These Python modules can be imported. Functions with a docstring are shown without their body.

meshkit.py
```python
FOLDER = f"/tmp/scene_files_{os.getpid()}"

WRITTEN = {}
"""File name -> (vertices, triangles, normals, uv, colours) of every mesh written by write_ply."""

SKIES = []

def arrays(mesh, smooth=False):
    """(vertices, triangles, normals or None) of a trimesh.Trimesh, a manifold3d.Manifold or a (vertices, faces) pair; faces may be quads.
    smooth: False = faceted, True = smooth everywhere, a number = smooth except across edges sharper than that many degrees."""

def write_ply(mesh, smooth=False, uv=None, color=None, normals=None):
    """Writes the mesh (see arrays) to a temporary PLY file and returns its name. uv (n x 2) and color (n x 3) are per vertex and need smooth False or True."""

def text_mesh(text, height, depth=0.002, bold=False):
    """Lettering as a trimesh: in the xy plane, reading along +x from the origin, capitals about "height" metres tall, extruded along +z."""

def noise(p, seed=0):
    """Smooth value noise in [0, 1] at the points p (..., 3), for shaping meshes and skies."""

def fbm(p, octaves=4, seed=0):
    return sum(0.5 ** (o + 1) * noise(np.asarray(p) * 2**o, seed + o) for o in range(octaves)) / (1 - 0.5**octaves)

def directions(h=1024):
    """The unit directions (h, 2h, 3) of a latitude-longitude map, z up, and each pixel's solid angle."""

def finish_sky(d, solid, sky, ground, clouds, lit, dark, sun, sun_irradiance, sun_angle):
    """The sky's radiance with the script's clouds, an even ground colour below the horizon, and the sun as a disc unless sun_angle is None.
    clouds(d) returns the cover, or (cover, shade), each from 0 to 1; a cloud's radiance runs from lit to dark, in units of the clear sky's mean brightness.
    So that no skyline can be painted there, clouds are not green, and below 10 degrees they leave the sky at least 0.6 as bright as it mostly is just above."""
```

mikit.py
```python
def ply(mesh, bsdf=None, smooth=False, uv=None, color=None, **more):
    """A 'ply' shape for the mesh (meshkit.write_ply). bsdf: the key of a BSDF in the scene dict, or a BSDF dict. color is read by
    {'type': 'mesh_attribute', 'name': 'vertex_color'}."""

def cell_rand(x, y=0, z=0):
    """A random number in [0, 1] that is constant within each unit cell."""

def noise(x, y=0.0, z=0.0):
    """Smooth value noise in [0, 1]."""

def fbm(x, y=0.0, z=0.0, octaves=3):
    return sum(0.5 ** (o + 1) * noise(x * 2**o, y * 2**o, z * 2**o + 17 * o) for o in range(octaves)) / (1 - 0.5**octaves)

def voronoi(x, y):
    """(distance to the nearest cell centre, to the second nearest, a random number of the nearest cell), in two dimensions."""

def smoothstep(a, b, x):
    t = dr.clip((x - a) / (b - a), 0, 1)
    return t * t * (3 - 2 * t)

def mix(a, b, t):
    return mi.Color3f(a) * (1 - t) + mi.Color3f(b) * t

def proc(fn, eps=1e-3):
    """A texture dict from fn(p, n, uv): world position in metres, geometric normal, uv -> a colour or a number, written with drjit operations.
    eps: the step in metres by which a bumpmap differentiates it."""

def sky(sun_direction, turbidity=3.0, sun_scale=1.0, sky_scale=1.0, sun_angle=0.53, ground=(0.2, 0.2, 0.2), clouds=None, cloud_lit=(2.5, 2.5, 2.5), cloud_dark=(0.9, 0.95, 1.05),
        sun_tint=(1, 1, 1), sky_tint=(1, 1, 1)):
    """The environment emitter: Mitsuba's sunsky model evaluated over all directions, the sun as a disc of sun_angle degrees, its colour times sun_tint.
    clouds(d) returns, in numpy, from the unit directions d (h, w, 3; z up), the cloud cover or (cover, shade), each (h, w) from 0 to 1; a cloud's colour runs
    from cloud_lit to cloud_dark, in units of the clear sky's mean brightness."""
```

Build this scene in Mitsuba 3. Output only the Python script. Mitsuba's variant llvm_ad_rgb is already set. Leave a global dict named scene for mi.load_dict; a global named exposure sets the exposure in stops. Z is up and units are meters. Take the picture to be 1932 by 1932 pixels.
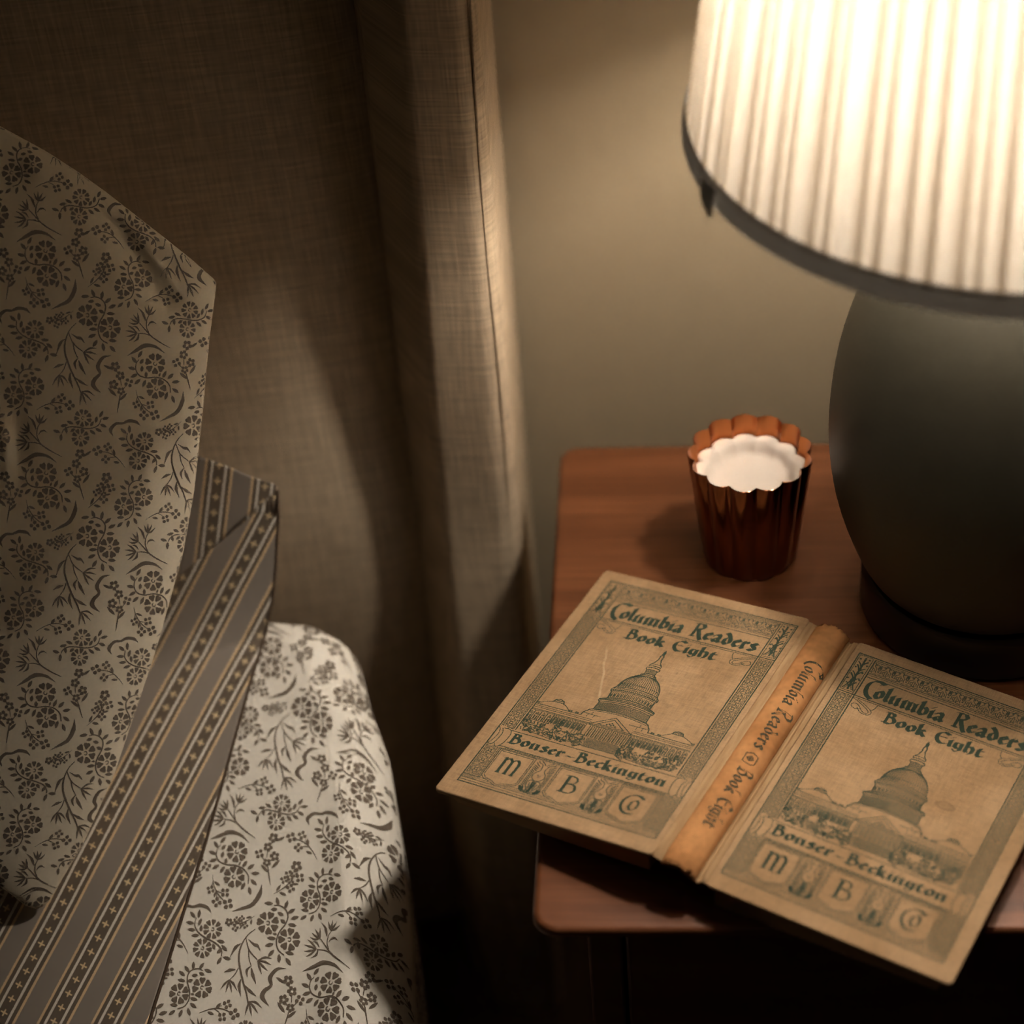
import math, random
import numpy as np, trimesh, shapely
import drjit as dr
import mitsuba as mi
import mikit
from scipy import sparse
from scipy.sparse import linalg as splinalg
from scipy.ndimage import map_coordinates
from shapely.geometry import Polygon, LineString, MultiPolygon, box as sbox

T = mi.ScalarTransform4f
rng = np.random.default_rng(7)
scene, labels = {'type': 'scene'}, {}

# ------------------------------------------------------------------ camera, light, exposure
# metres; z = 0 on the floor, the table top at ZT; x along the table's front edge, y towards the wall
ZT = 0.56
EYE = np.array([0.0, 0.0, 0.916 + ZT])
FWD = np.array([-0.083394, 0.760081, -0.644455])
UP = np.array([0.014678, 0.647574, 0.761861])
FOV = 2 * math.degrees(math.atan(966 / 4399.7))
scene['camera'] = {'type': 'thinlens', 'fov': FOV, 'fov_axis': 'x', 'near_clip': 0.05, 'far_clip': 30.0,
                   'aperture_radius': 0.0118, 'focus_distance': 1.262,
                   'to_world': T().look_at(EYE.tolist(), (EYE + FWD).tolist(), UP.tolist())}
exposure = -0.22
BULB = [475.0, 421.0, 357.0]         # radiance of the frosted bulb in the table lamp
LAMP = np.array([0.1558, 0.9973])
BULB_Z = 0.476


# ------------------------------------------------------------------ helpers
def up(mesh):
    """Lifts table-top coordinates to world height."""
    if isinstance(mesh, tuple):
        v, f = mesh
        return (np.asarray(v, float) + [0, 0, ZT], np.asarray(f, int))
    m = mesh.copy(); m.apply_translation([0, 0, ZT]); return m


def key(name, parent=None):
    base = (parent + '__' if parent else '') + name
    k, i = base, 0
    while k in scene or k in labels:
        i += 1; k = f'{base}_{i:03d}'
    return k


def obj(name, mesh, mat, parent=None, smooth=False, label=None, cat=None, group=None, kind=None, uv=None, **more):
    k = key(name, parent)
    scene[k] = mikit.ply(up(mesh), mat, smooth=smooth, uv=uv, **more)
    tag(k, label, cat, group, kind)
    return k


def thing(name, label, cat, group=None, kind=None):
    k = key(name); labels[k] = {'label': label}
    tag(k, label, cat, group, kind); return k


def tag(k, label=None, cat=None, group=None, kind=None):
    d = {}
    if label: d['label'] = label
    if cat: d['category'] = cat
    if group: d['group'] = group
    if kind: d['kind'] = kind
    if d: labels[k] = d


def cat_mesh(ms):
    vs, fs, n = [], [], 0
    for m in ms:
        v, f = (m.vertices, m.faces) if hasattr(m, 'vertices') else m
        v, f = np.asarray(v, float), np.asarray(f, int)
        if f.shape[1] == 4: f = np.vstack([f[:, [0, 1, 2]], f[:, [0, 2, 3]]])
        vs.append(v); fs.append(f + n); n += len(v)
    return (np.vstack(vs), np.vstack(fs))


def loft(loops, cap0=True, cap1=True, closed=True):
    """Quads between loops of equal length; fans close the ends."""
    L = [np.asarray(l, float) for l in loops]; n = len(L[0]); V = np.vstack(L); F = []
    m = n if closed else n - 1
    for i in range(len(L) - 1):
        a = np.arange(m); b = (a + 1) % n
        F += [np.c_[i * n + a, i * n + b, (i + 1) * n + b], np.c_[i * n + a, (i + 1) * n + b, (i + 1) * n + a]]
    k = len(V); ex = []
    if cap0:
        ex.append(L[0].mean(0)); a = np.arange(n); F.append(np.c_[(a + 1) % n, a, np.full(n, k)]); k += 1
    if cap1:
        ex.append(L[-1].mean(0)); a = np.arange(n) + (len(L) - 1) * n; b = (np.arange(n) + 1) % n + (len(L) - 1) * n
        F.append(np.c_[a, b, np.full(n, k)]); k += 1
    if ex: V = np.vstack([V, ex])
    return (V, np.vstack(F))


def rrect(x0, y0, x1, y1, r, n=8):
    """Rounded rectangle outline, counter-clockwise, always 4 * (n + 1) points."""
    r = max(min(r, (x1 - x0) / 2 - 1e-6, (y1 - y0) / 2 - 1e-6), 1e-6); pts = []
    for cx, cy, a0 in ((x1 - r, y1 - r, 0), (x0 + r, y1 - r, 90), (x0 + r, y0 + r, 180), (x1 - r, y0 + r, 270)):
        for t in np.linspace(0, 90, n + 1):
            a = math.radians(a0 + t); pts.append((cx + r * math.cos(a), cy + r * math.sin(a)))
    return np.array(pts)


def slab(x0, y0, x1, y1, z0, z1, r, bev, steps=4, n=8):
    """A board with rounded corners and rounded edges."""
    loops = []
    for z, sgn in ((z0, 1), (z1, -1)):
        for i in range(steps + 1):
            t = (i if sgn > 0 else steps - i) / steps * math.pi / 2
            ins = bev * (1 - math.sin(t)); zz = z + sgn * bev * (1 - math.cos(t))
            p = rrect(x0 + ins, y0 + ins, x1 - ins, y1 - ins, max(r - ins, 1e-5), n)
            loops.append(np.c_[p, np.full(len(p), zz)])
    return loft(loops)


def lathe(profile, n=96, cx=0, cy=0, closed=False):
    a = np.linspace(0, 2 * np.pi, n, endpoint=False); loops = []
    for r, z in profile:
        loops.append(np.c_[cx + max(r, 1e-5) * np.cos(a), cy + max(r, 1e-5) * np.sin(a), np.full(n, z)])
    return loft(loops)


def curve(pts, n=60):
    """Catmull-Rom through the points."""
    P = np.asarray(pts, float); P = np.vstack([2 * P[0] - P[1], P, 2 * P[-1] - P[-2]]); out = []
    m = len(P) - 3; per = max(2, n // m)
    for i in range(m):
        t = np.linspace(0, 1, per, endpoint=False)[:, None]; a, b, c, d = P[i:i + 4]
        out.append(.5 * ((2 * b) + (c - a) * t + (2 * a - 5 * b + 4 * c - d) * t**2 + (3 * b - a - 3 * c + d) * t**3))
    return np.vstack(out + [P[-2:-1]])


def tube(pts, r, n=8):
    P = np.asarray(pts, float); t = np.gradient(P, axis=0); t /= np.linalg.norm(t, axis=1, keepdims=True)
    ref = np.array([0.3, 1, 0.2]); loops = []
    r = np.broadcast_to(r, len(P))
    for p, d, rr in zip(P, t, r):
        a = np.cross(d, ref); a /= np.linalg.norm(a); b = np.cross(d, a)
        th = np.linspace(0, 2 * np.pi, n, endpoint=False)[:, None]
        loops.append(p + rr * (a * np.cos(th) + b * np.sin(th)))
    return loft(loops)


def tri2d(poly):
    """Triangles of a shapely polygon."""
    try:
        v, f = trimesh.creation.triangulate_polygon(poly, engine='earcut')
        return np.asarray(v), np.asarray(f)
    except Exception:
        return None


def ink_mesh(polys, fn, edge=None):
    """Flat print: 2D polygons, triangulated and laid on a surface by fn(xy) -> xyz."""
    ms = []
    for g in polys:
        if not isinstance(g, (Polygon, MultiPolygon)):
            g = Polygon(g)
        if not g.is_valid: g = g.buffer(0)
        for q in getattr(g, 'geoms', [g]):
            if not isinstance(q, Polygon) or q.area <= 0: continue
            if edge: q = shapely.segmentize(q, edge)
            m = tri2d(q)
            if m is None or not len(m[1]): continue
            v, f = m
            e1, e2 = v[f[:, 1]] - v[f[:, 0]], v[f[:, 2]] - v[f[:, 0]]
            flip = e1[:, 0] * e2[:, 1] - e1[:, 1] * e2[:, 0] < 0
            f[flip] = f[flip][:, ::-1]
            ms.append((v, f))
    v, f = cat_mesh([(np.c_[m[0], np.zeros(len(m[0]))], m[1]) for m in ms])
    return (fn(v[:, :2]), f)


# ------------------------------------------------------------------ materials
def rgb(*c): return {'type': 'rgb', 'value': list(c)}
def diffuse(c): return {'type': 'twosided', 'bsdf': {'type': 'diffuse', 'reflectance': c}}
def pr(base, rough=.5, metallic=0., spec=.5, **k):
    return {'type': 'twosided', 'bsdf': {'type': 'principled', 'base_color': base, 'roughness': rough, 'metallic': metallic, 'specular': spec, **k}}


N, F3 = mikit.noise, mikit.fbm
def C(r, g, b): return mi.Color3f(r, g, b)

PSI = 0.14
def linen(p, n, uv):
    s = p.x * 0.93 + p.y * 0.62; z = p.z + 0.004 * F3(p.x * 9, p.y * 9, p.z * 9)
    a = N(s / .0010, z / .014, 3.3); b = N(s / .014, z / .0010, 7.7)
    sl = N(s / .00095, z / .035, 11.1); sl = sl * sl * sl * sl
    sh = N(s / .035, z / .00095, 13.1); sh = sh * sh * sh * sh
    big = F3(p.x * 14, p.y * 14, p.z * 14)
    k = .56 + .40 * a + .40 * b + .14 * sl + .14 * sh
    return C(.405, .318, .226) * k * (.86 + .28 * big)
scene['linen'] = diffuse(mikit.proc(linen))

def wood(p, n, uv):
    w = F3(p.x * 1.5, p.y * 7, 2.0)
    g = F3(p.x * 5, p.y * 90 + 7 * w, 1.0, 4)
    f = N(p.x * 26, p.y * 900, 5.0)
    t = mikit.smoothstep(.25, .8, g)
    c = mikit.mix((.085, .028, .0105), (.150, .053, .021), t)
    return c * (.86 + .28 * f) * (.85 + .3 * w)
scene['walnut_top'] = pr(mikit.proc(wood), .45, 0, .22)
def wood_dark(p, n, uv):
    g = F3(p.x * 6, p.y * 40, p.z * 60, 3)
    return C(.10, .045, .024) * (.7 + .6 * g)
scene['walnut_dark'] = pr(mikit.proc(wood_dark), .5, 0, .3)
def wall_c(p, n, uv):
    return C(.33, .268, .182) * (.97 + .06 * F3(p.x * 40, p.y * 40, p.z * 40))
scene['wall_paint'] = diffuse(mikit.proc(wall_c))
scene['ceiling_paint'] = diffuse(rgb(.70, .67, .60))
scene['dark_paint'] = diffuse(rgb(.04, .038, .03))
def floor_c(p, n, uv):
    k = N(mi.Float(dr.floor(p.x / .12)) * 3.1, 1.0, 1.0)
    return C(.075, .045, .028) * (.6 + .5 * k + .4 * F3(p.x * 60, p.y * 4, 0))
scene['floor_wood'] = pr(mikit.proc(floor_c), .5, 0, .3)

def cover_c(p, n, uv):
    w = N(uv.x * 2200, uv.y * 260) * .5 + N(uv.x * 260, uv.y * 2200) * .5
    st = F3(uv.x * 34, uv.y * 34, 4.0, 4)
    sp = mikit.smoothstep(.80, .86, N(uv.x * 420, uv.y * 420, 9.0)) * mikit.smoothstep(.55, .75, N(uv.x * 25, uv.y * 25, 2.0))
    c = mikit.mix((.378, .248, .141), (.305, .193, .104), mikit.smoothstep(.35, .75, st))
    c = c * (.80 + .40 * w) * (1 - .12 * sp)
    # a pale crease on one cover, a ring-shaped stain on the other
    t = (uv.y - .0888) / .0464; xc = .0786 + .0189 * t + .0012 * N(uv.y * 160, 3.0)
    cr = (1 - mikit.smoothstep(.0002, .0011, dr.abs(uv.x - xc))) * mikit.smoothstep(0, .15, t) * (1 - mikit.smoothstep(.8, 1.0, t)) * (.4 + .6 * N(uv.y * 500, 8.0))
    c = mikit.mix(c, (.62, .49, .33), .55 * cr)
    ex, ey = (uv.x - .3863) / .0056, (uv.y - .1036) / .0030; rr = dr.sqrt(ex * ex + ey * ey)
    ring = (1 - mikit.smoothstep(.0, .28, dr.abs(rr - .85))) * .22 + (1 - mikit.smoothstep(.7, 1.0, rr)) * .12
    return c * (1 - ring)
scene['cover_cloth'] = diffuse(mikit.proc(cover_c))
def spine_c(p, n, uv):
    st = F3(uv.x * 60, uv.y * 40, 1.0, 4); dk = F3(uv.x * 300, uv.y * 300, 3.0, 2)
    c = mikit.mix((.44, .215, .090), (.33, .152, .060), mikit.smoothstep(.3, .8, st))
    return c * (.85 + .3 * dk)
scene['spine_cloth'] = diffuse(mikit.proc(spine_c))
def joint_c(p, n, uv):
    st = F3(uv.x * 500, uv.y * 60, 1.0, 4)
    return mikit.mix((.43, .295, .165), (.27, .16, .08), st)
scene['joint_cloth'] = diffuse(mikit.proc(joint_c))
def page_c(p, n, uv):
    l = N(p.x * 30, p.y * 30, p.z * 5200)
    return C(.46, .30, .17) * (.55 + .7 * l)
scene['page_paper'] = diffuse(mikit.proc(page_c))
scene['green_ink'] = diffuse(rgb(.024, .036, .027))
scene['spine_ink'] = diffuse(rgb(.045, .040, .028))

def cotton(p, n, uv):
    return C(.86, .765, .615) * (.95 + .1 * F3(p.x * 900, p.y * 900, p.z * 900, 2))
scene['cotton_beige'] = diffuse(mikit.proc(cotton))
def cotton2(p, n, uv):
    return C(.83, .78, .695) * (.95 + .1 * F3(p.x * 900, p.y * 900, p.z * 900, 2))
scene['cotton_cream'] = diffuse(mikit.proc(cotton2))
scene['floral_ink'] = diffuse(rgb(.150, .122, .098))

# striped throw: uv = (across, along) in units of one stripe repeat (25.4 mm)
def stripes(p, n, uv):
    x = uv.x - dr.floor(uv.x)
    def line(c, w): return 1 - mikit.smoothstep(w * .82, w * 1.18, dr.abs(x - c))
    inside = 1 - mikit.smoothstep(.273, .280, dr.abs(x - .30))
    base = mikit.mix((.255, .222, .195), (.125, .098, .075), inside)
    tan = dr.maximum(line(.025, .026), line(.575, .026))
    white = dr.maximum(line(.155, .026), line(.445, .026))
    y = uv.y * 3.04 + .5; y = y - dr.floor(y)
    ax, ay = dr.abs(x - .30), dr.abs(y - .5)
    def soft(v, w): return 1 - mikit.smoothstep(w * .82, w * 1.18, v)
    cr = dr.maximum(soft(ax, .017) * soft(ay, .235), soft(ay, .052) * soft(ax, .077))
    c = mikit.mix(base, (.72, .53, .33), tan)
    c = mikit.mix(c, (.78, .72, .64), white)
    c = mikit.mix(c, (.74, .58, .36), cr)
    return c
scene['striped_weave'] = pr(mikit.proc(stripes), .55, 0, .25)
scene['throw_edge'] = diffuse(rgb(.05, .035, .025))

scene['copper'] = pr(rgb(.125, .050, .025), .14, 1.0)  # cup outside: its shade is painted in as a darker copper
scene['copper_lit'] = pr(rgb(.34, .125, .045), .28, 1.0)  # lit copy of the same copper, for the inside of the cup
scene['wax'] = diffuse(rgb(.52, .45, .40))
def ceramic(p, n, uv):
    return C(.019, .0175, .013) * (.85 + .3 * N(p.x * 1500, p.y * 1500, p.z * 1500))
scene['ceramic'] = pr(mikit.proc(ceramic), .46, 0, .10)
scene['lamp_foot'] = pr(rgb(.012, .011, .010), .5, 0, .3)
scene['brass'] = pr(rgb(.5, .36, .17), .3, 1.0)
def shade_c(p, n, uv): return C(.93, .875, .805) * (.985 + .03 * N(p.x * 800, p.y * 800, p.z * 200))
scene['shade_silk'] = {'type': 'principledthin', 'base_color': mikit.proc(shade_c), 'roughness': .8, 'diff_trans': 1.0, 'spec_trans': 0.0, 'eta': 1.33}

# ------------------------------------------------------------------ the room
def bx(x0, y0, z0, x1, y1, z1):
    m = trimesh.creation.box([x1 - x0, y1 - y0, z1 - z0]); m.apply_translation([(x0 + x1) / 2, (y0 + y1) / 2, (z0 + z1) / 2]); return m
WALL = 1.27
obj('wall_back', bx(-1.9, WALL, -.56, 2.2, WALL + .1, 1.94), 'wall_paint', kind='structure', label='olive beige painted wall behind the armchair and table')
obj('floor', bx(-1.9, -2.0, -.66, 2.2, WALL, -.56), 'floor_wood', kind='structure', label='dark wooden floor')
obj('ceiling', bx(-1.9, -2.0, 1.94, 2.2, WALL + .1, 2.04), 'ceiling_paint', kind='structure')
obj('wall_left', bx(-2.0, -2.0, -.56, -1.9, WALL, 1.94), 'dark_paint', kind='structure')
obj('wall_right', bx(2.2, -2.0, -.56, 2.3, WALL, 1.94), 'dark_paint', kind='structure')
obj('wall_front', bx(-1.9, -2.1, -.56, 2.2, -2.0, 1.94), 'dark_paint', kind='structure')
obj('baseboard_back', bx(-1.9, WALL - .015, -.56, 2.2, WALL, -.46), 'walnut_dark', kind='structure')

# ------------------------------------------------------------------ side table
TX0, TY0, TY1, TX1 = -.0915, .7549, 1.1438, .435
t = thing('side_table', 'small reddish brown wooden side table carrying the lamp, candle and book', 'side table')
def top_mesh():
    """A board with a small round-over above and a long chamfer underneath."""
    L = []
    for ins, z in ((.024, -.022), (.022, -.0215), (.0012, -.0062), (.0003, -.0052), (0, -.0042), (.0003, -.0022), (.0012, -.0009), (.0026, -.0002), (.0042, 0)):
        q = rrect(TX0 + ins, TY0 + ins, TX1 - ins, TY1 - ins, max(.013 - ins, .002), 8); L.append(np.c_[q, np.full(len(q), z)])
    return loft(L)
obj('tabletop', top_mesh(), 'walnut_top', t, smooth=30, label='rounded reddish wood top')
obj('side_panel', slab(TX0 + .026, TY0 + .026, TX0 + .044, TY1 - .026, -.17, -.022, .002, .001), 'walnut_dark', t, smooth=30)
obj('side_panel', slab(TX1 - .044, TY0 + .026, TX1 - .026, TY1 - .026, -.17, -.022, .002, .001), 'walnut_dark', t, smooth=30)
obj('back_panel', slab(TX0 + .044, TY1 - .044, TX1 - .044, TY1 - .026, -.17, -.022, .002, .001), 'walnut_dark', t, smooth=30)
dw = obj('drawer', slab(TX0 + .046, TY0 + .025, TX1 - .046, TY0 + .043, -.160, -.030, .002, .0015), 'walnut_dark', t, smooth=30)
obj('knob', (lambda m: (m[0][:, [0, 2, 1]] * [1, -1, 1] + [(TX0 + TX1) / 2, TY0 + .025, -.095], m[1][:, ::-1]))(lathe([(.006, 0), (.006, .01), (.013, .014), (.015, .02), (.012, .026), (.002, .028)], 32)), 'brass', dw, smooth=40)
for gx in (TX0 + .046, TX1 - .076):
    for gy in (TY0 + .045, TY1 - .076):
        loops = []
        for z, s in ((-.022, 1), (-.17, 1), (-.56, .62)):
            p = rrect(-.015 * s, -.015 * s, .015 * s, .015 * s, .004, 4); loops.append(np.c_[p + [gx + .015, gy + .015], np.full(len(p), z)])
        obj('leg', (lambda m: (m[0], m[1][:, ::-1]))(loft(loops)), 'walnut_dark', t, smooth=30)

# ------------------------------------------------------------------ table lamp
t = thing('table_lamp', 'lit table lamp with pleated cream shade and dark olive ceramic base', 'table lamp')
lx, ly = LAMP
obj('foot', lathe([(.0, 0.0003), (.066, .0003), (.069, .003), (.069, .026), (.066, .030), (0, .030)], 96, lx, ly), 'lamp_foot', t, smooth=40, label='black round foot')
prof = curve([(.058, .0302), (.066, .034), (.0745, .050), (.0845, .082), (.0892, .115), (.0885, .150), (.0830, .185), (.0720, .218), (.0530, .247), (.0330, .268), (.0240, .282), (.0240, .300)], 66)
obj('body', lathe([(0, .0302)] + [tuple(q) for q in prof] + [(0, .3002)], 128, lx, ly), 'ceramic', t, smooth=50, label='rounded dark olive ceramic body')
obj('neck', lathe([(0, .3003), (.014, .3003), (.014, .335), (.019, .338), (.019, .403), (0, .403)], 48, lx, ly), 'brass', t, smooth=40, label='brass lamp holder')
def bulb_prof():
    a = np.linspace(-math.pi / 2 + .62, math.pi / 2, 22)
    return [(.0125, .4035), (.0125, .443)] + [(.0225 * math.cos(q), BULB_Z + .0225 * math.sin(q)) for q in a]
obj('bulb', lathe(bulb_prof(), 40, lx, ly), {'type': 'diffuse', 'reflectance': rgb(.8, .8, .8)}, t, smooth=True, label='glowing frosted bulb',
    emitter={'type': 'area', 'radiance': rgb(*BULB)})
SZ0, SZ1, SR0, SR1 = .3156, .545, .1642, .130
def shade_mesh():
    """Knife pleats: each pleat runs on, folds back under itself and runs on again, so the silk lies single and threefold by turns."""
    r = np.random.default_rng(3); n = 84
    w = 1 + .35 * r.uniform(-1, 1, n); w *= 2 * np.pi / w.sum(); start = np.r_[0, np.cumsum(w)]
    loop = []
    for i in range(n):
        a0, a1, ov = start[i], start[i + 1], w[i] * r.uniform(.34, .52)
        for u in np.linspace(0, 1, 5): loop.append((a0 + (a1 + ov - a0) * u, .0006 + .0018 * u * (2 - u) / 1.0))
        for u in (.5,): loop.append((a1 + ov * (1 - u), .0013))
    loop = np.array(loop); loops = []
    for k in np.linspace(0, 1, 14):
        k = max(k, .034); z = SZ0 + (SZ1 - SZ0) * k; R = SR0 + (SR1 - SR0) * k
        amp = .6 + .8 * math.sin(math.pi * min(max(k, .02), .98)) ** .5
        rr = R - .0018 + loop[:, 1] * amp
        loops.append(np.c_[lx + rr * np.cos(loop[:, 0]), ly + rr * np.sin(loop[:, 0]), np.full(len(rr), z)])
    return loft(loops, False, False)
sh = obj('lamp_shade', shade_mesh(), 'shade_silk', t, smooth=False, label='pleated cream fabric shade')
slope = (SR1 - SR0) / (SZ1 - SZ0)
scene['trim_silk'] = {'type': 'principledthin', 'base_color': rgb(.40, .395, .385), 'roughness': .8, 'diff_trans': .34, 'spec_trans': 0.0, 'eta': 1.33}
scene['added_liner'] = {'type': 'principledthin', 'base_color': rgb(.90, .875, .84), 'roughness': .8, 'diff_trans': .33, 'spec_trans': 0.0, 'eta': 1.33}  # unseen liner, added to cut the light passing through the silk
def ribbon(z0, z1, r0, r1):
    a = np.linspace(0, 2 * np.pi, 200, endpoint=False); L = []
    for k in np.linspace(0, 1, 7):
        r = r0 + (r1 - r0) * k + .0006 * math.sin(math.pi * k); L.append(np.c_[lx + r * np.cos(a), ly + r * np.sin(a), np.full(200, z0 + (z1 - z0) * k)])
    return loft(L, False, False)
obj('lining', ribbon(SZ0 + .002, SZ1 - .002, SR0 - .0046, SR1 - .0046), 'added_liner', sh, smooth=True, label='white inner lining, added to dim the glow')
obj('trim_band', ribbon(SZ0 - .0015, SZ0 + .0115, SR0 + .0014, SR0 + .0014 + slope * .013), 'trim_silk', sh, smooth=True, label='grey ribbon trim')
obj('trim_band', ribbon(SZ1 - .011, SZ1 + .001, SR1 + .0020, SR1 + .0014), 'trim_silk', sh, smooth=True, label='grey ribbon trim')
# the ribbon's end, lapped over and hanging a little below the edge
ta = math.radians(204); tl = []
for k in np.linspace(0, 1, 12):
    z = SZ0 + .0122 - .0190 * k; hw = .0072 * math.sqrt(max(1 - max(0, (k - .5) / .5) ** 2, .02))
    rr = SR0 + .0030 + .0016 * math.sin(3 * k)
    tl.append([(lx + (rr + .0008 * (1 - s_ * s_)) * math.cos(ta + s_ * hw / rr), ly + (rr + .0008 * (1 - s_ * s_)) * math.sin(ta + s_ * hw / rr), z) for s_ in np.linspace(-1, 1, 6)])
scene['trim_tab'] = diffuse(rgb(.62, .63, .62))
obj('ribbon_end', loft(tl, False, False, False), 'trim_tab', sh, smooth=True)
sp_ = [tube([(lx + .02 * math.cos(a), ly + .02 * math.sin(a), .528), (lx + .131 * math.cos(a), ly + .131 * math.sin(a), .534)], .0012, 6) for a in (0.3, 2.4, 4.5)]
obj('shade_spider', cat_mesh(sp_ + [lathe([(.0, .524), (.021, .524), (.021, .532), (0, .532)], 32, lx, ly)]), 'brass', sh, smooth=40)
obj('harp', cat_mesh([tube(curve([(lx + s * .015, ly, .37), (lx + s * .045, ly, .41), (lx + s * .05, ly, .46), (lx + s * .03, ly, .51), (lx, ly, .524)], 24), .0011, 6) for s in (-1, 1)]), 'brass', t, smooth=40)

# ------------------------------------------------------------------ candle in a fluted copper cup
CX, CY = .0249, 1.0413
t = thing('candle', 'white wax candle in a fluted copper cup on the table beside the lamp', 'candle')
NF = 13
def flute(r, amp, z, n=NF * 14, ph=.35):
    a = np.linspace(0, 2 * np.pi, n, endpoint=False); q = np.abs(np.sin((a * NF + ph) / 2)) ** .75
    rr = r - amp + amp * q
    return np.c_[CX + rr * np.cos(a), CY + rr * np.sin(a), np.full(n, z)]
def cup(inner):
    L = []
    if not inner:
        L += [flute(.024, 0, .0003), flute(.0268, .0006, .0003), flute(.0278, .0016, .0018), flute(.0282, .0022, .006)]
        for k in np.linspace(.12, 1, 12): L.append(flute(.0278 + .0082 * k, .0022 + .0018 * k, .075 * k))
        L.append(flute(.0278 + .0082 - .0004, .0040, .0752))
    else:
        for k in np.linspace(1, .72, 6): L.append(flute(.0278 + .0082 * k - (.0004 if k == 1 else .0007), .0022 + .0018 * k, .075 * k + (.0002 if k == 1 else 0)))
    return loft(L, not inner, False)
cu = obj('cup', cup(False), 'copper', t, smooth=35, label='fluted copper cup, outside shade painted into its colour')
obj('inner_wall', cup(True), 'copper_lit', cu, smooth=35, label='copper inside of the cup, in its lit colour')
def wax():
    L = [flute(.0332, .0034, .054), flute(.0336, .0036, .0615), flute(.0326, .0034, .0628), flute(.0305, .0028, .0633)]
    for r, z in ((.0275, .0630), (.0252, .0612), (.0240, .0585), (.0228, .0566), (.0205, .0554), (.015, .0548), (.008, .0546), (.003, .0546)): L.append(flute(r, .0018 * (r / .0275) ** 2, z))
    return loft(L)
obj('wax', wax(), 'wax', t, smooth=60, label='white wax with a shallow pool')

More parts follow.
